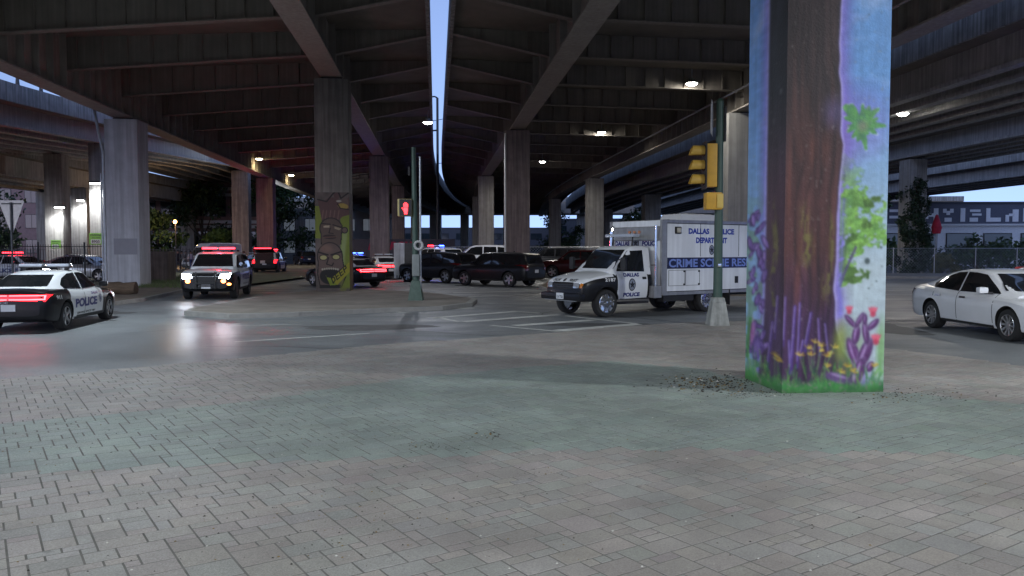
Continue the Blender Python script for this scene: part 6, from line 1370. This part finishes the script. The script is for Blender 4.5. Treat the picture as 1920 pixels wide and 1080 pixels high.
def shrub(label, x, y, w, h, seed, cols=GREENS, n=900, size=.16):
    r = random.Random(seed); t = thing('shrub', label, 'shrub', (x, y, 0), 0, 'shrubs along the right fence'); cl = [(r.gauss(0, w * .25), r.gauss(0, .3), h * r.uniform(.25, .85), w * r.uniform(.18, .32), .8) for _ in range(7)]; link('foliage', leaf_mesh('foliage', cl, n, size, cols, seed), t)
    m = MB()
    for c in cl[:4]: m.tube((0, 0, 0), (c[0], c[1], c[2]), .04, .015, 5)
    m.build('stem', M('bark'), t)
for k, (px_, d, w, h, lb, cl) in enumerate(((1690, 66, 3.0, 2.6, 'dark shrub at the foot of the ivy-covered column, left side', GREENS), (1768, 65, 3.0, 1.7, 'yellowish low shrub just right of the ivy-covered column', [(.14, .13, .03), (.10, .11, .03)]), (1800, 68, 3.6, 2.8, 'mid-sized green shrub below the first building windows', GREENS), (1832, 64, 2.6, 3.4, 'taller bushy shrub above the white sedan roof', GREENS), (1868, 66, 3.4, 4.4, 'tallest shrub in front of the building at right', GREENS), (1905, 63, 3.6, 3.8, 'shrub at the right edge of the fence', GREENS), (1955, 66, 4, 4.0, 'shrub partly outside the right edge', GREENS))):
    shrub(lb, at(px_, 468, d).x, d, w, h * .74, 20 + k, cl)
r = random.Random(8); cl = []
for k in range(44): z = r.uniform(.3, 7.2); cl.append((r.uniform(-.8, .8) * (1.25 - z / 14), -.75 + r.uniform(-.15, .2), z, r.uniform(.3, .62) * (1.2 - z / 18), 1.1))
for k in range(16): z = r.uniform(.2, 6.5); cl.append((r.choice([-.85, .85]), r.uniform(-.6, .6), z, r.uniform(.3, .55), 1.1))
o = link('ivy', leaf_mesh('ivy', cl, 6500, .13, [(.022, .045, .02), (.03, .055, .022), (.018, .035, .02)], 77), None, (ivy_col.location.x, ivy_col.location.y, 0)); tag(o, 'dark ivy climbing the column in front of the lettered building', 'ivy')

# ---------------------------------------------------------------- people
def skin_person(seed, pose, cols):
    """one continuous skinned figure with a face, five-finger hands and shoes, about 1.75 m"""
    key = ('person', pose)
    if key not in SHELL:
        J = {}; E = []; Rr = {}
        def j(n, p, r_, par=None): J[n] = Vector(p); Rr[n] = r_; (E.append((par, n)) if par else None)
        st = {'stand': (.0, .0), 'stride': (.22, -.20), 'wide': (.03, -.03)}[pose]
        j('pelvis', (0, 0, .95), .15); j('belly', (0, 0, 1.10), .14, 'pelvis'); j('chest', (0, .0, 1.32), .165, 'belly'); j('neck', (0, 0, 1.49), .06, 'chest'); j('head0', (0, .015, 1.57), .075, 'neck'); j('head1', (0, .02, 1.66), .095, 'head0'); j('head2', (0, .0, 1.735), .07, 'head1')
        for s, f in ((1, st[0]), (-1, st[1])):
            q = str(s); sw = .06 if pose == 'wide' else 0
            j('hip' + q, (s * .10, 0, .90), .115, 'pelvis'); j('knee' + q, (s * (.11 + sw), f * .6 + .02, .49), .068, 'hip' + q); j('ank' + q, (s * (.11 + sw * 1.5), f - .03, .09), .045, 'knee' + q); j('toe' + q, (s * (.12 + sw * 1.5), f + .16, .035), .036, 'ank' + q)
            j('sho' + q, (s * .20, 0, 1.42), .068, 'chest'); j('elb' + q, (s * .27, -.02 - f * .3, 1.14), .048, 'sho' + q); fw = .16 if pose == 'wide' else .06
            j('wri' + q, (s * (.26 if pose != 'wide' else .16), fw - f * .5, .90 if pose != 'wide' else 1.08), .032, 'elb' + q); wv = J['wri' + q]; dr = (wv - J['elb' + q]).normalized(); pl = wv + dr * .07; j('palm' + q, pl, .036, 'wri' + q)
            for k in range(4): tip = pl + dr * (.085 - .012 * abs(k - 1.5)) + Vector((0, (k - 1.5) * .022, 0)); j('fin%d' % k + q, tip, .009, 'palm' + q)
            j('thumb' + q, wv + dr * .07 + Vector((-s * .03, .05, 0)), .010, 'palm' + q)
        names = list(J); me = bpy.data.meshes.new('p'); me.from_pydata([J[n] for n in names], [(names.index(a), names.index(b)) for a, b in E], []); ob = link('tmp_person', me)
        ob.modifiers.new('s', 'SKIN'); sl = me.skin_vertices[0].data
        for k, n in enumerate(names): sl[k].radius = (Rr[n] * (1.25 if n in ('chest', 'pelvis', 'belly') else 1), Rr[n] * (.85 if n in ('chest', 'belly') else 1)); sl[k].use_root = (n == 'pelvis')
        sb = ob.modifiers.new('u', 'SUBSURF'); sb.levels = 1
        dg = bpy.context.evaluated_depsgraph_get(); dg.update(); SHELL[key] = bpy.data.meshes.new_from_object(ob.evaluated_get(dg)); bpy.data.objects.remove(ob)
    me = SHELL[key].copy(); me.materials.clear()
    for m_ in cols: me.materials.append(m_)      # shirt, trousers, skin, shoes
    for p in me.polygons:
        c = p.center; p.material_index = 3 if c.z < .10 else 1 if c.z < .98 and abs(c.x) < .235 else 2 if c.z > 1.50 or (c.z < (1.0 if pose != 'wide' else 1.11) and abs(c.x) > .15 and c.z > .75) else 0
        p.use_smooth = True
    return me
skin_a = M('skin', (.30, .18, .13), .6, var=.05); hair_m = M('dark_hair', (.02, .016, .013), .8); shoe = M('dark_shoe', (.02, .02, .02), .6)
def person(label, px_, d, rz, pose, shirt, trousers, cap=False):
    x = at(px_, 468, d).x; t = thing('person', label, 'person', (x, d, .0), rz, None); t.scale = (random.uniform(.98, 1.05),) * 3
    link('body', skin_person(1, pose, [shirt, trousers, skin_a, shoe]), t)
    m = MB(); m.lathe([(.098, 1.66), (.108, 1.71), (.094, 1.77), (.05, 1.805), (0, 1.81)], 14); m.build('cap' if cap else 'hair', M('navy_cap', (.012, .014, .03), .7) if cap else hair_m, t, smooth=60, loc=(0, -.012, 0))
    f = MB()
    for s in (1, -1): f.cbox((s * .035, .105, 1.665), (.022, .02, .012), .004)
    f.cbox((0, .12, 1.64), (.022, .035, .035), .008); f.cbox((0, .105, 1.605), (.045, .02, .010), .004); f.build('face_features', M('face_shadow', (.10, .055, .045), .6), t)
uni = M('dark_uniform', (.014, .016, .025), .8, var=.15); khk = M('dark_trousers', (.025, .024, .024), .8, var=.15); wht = M('white_shirt', (.62, .63, .66), .7, var=.08); gry = M('grey_shirt', (.16, .16, .17), .8); blu = M('blue_shirt', (.06, .09, .22), .8)
person('person in dark clothes, leftmost of the group by the white van', 326, 76, 2.4, 'stand', uni, khk)
person('person in a dark uniform and cap, second in the group by the van', 333, 75, -2.9, 'wide', uni, uni, True)
person('person in a pale grey shirt in the middle of the group by the van', 340.5, 77, 3.0, 'stand', gry, khk)
person('person in dark clothes with arms crossed, beside the white-shirted one', 348, 76, 2.0, 'wide', uni, khk)
person('person in a white shirt standing nearest the white van', 357, 75, -2.0, 'stride', wht, blu)
person('person in a dark cap seen over the white patrol SUV roof, left one', 446, 66, 3.1, 'stand', uni, uni, True)
person('person seen over the white patrol SUV roof, right one', 456.5, 66, 2.7, 'wide', uni, uni)
person('person in dark uniform beside the open-hatch patrol SUV', 477, 63.5, -1.2, 'stride', uni, uni, True)
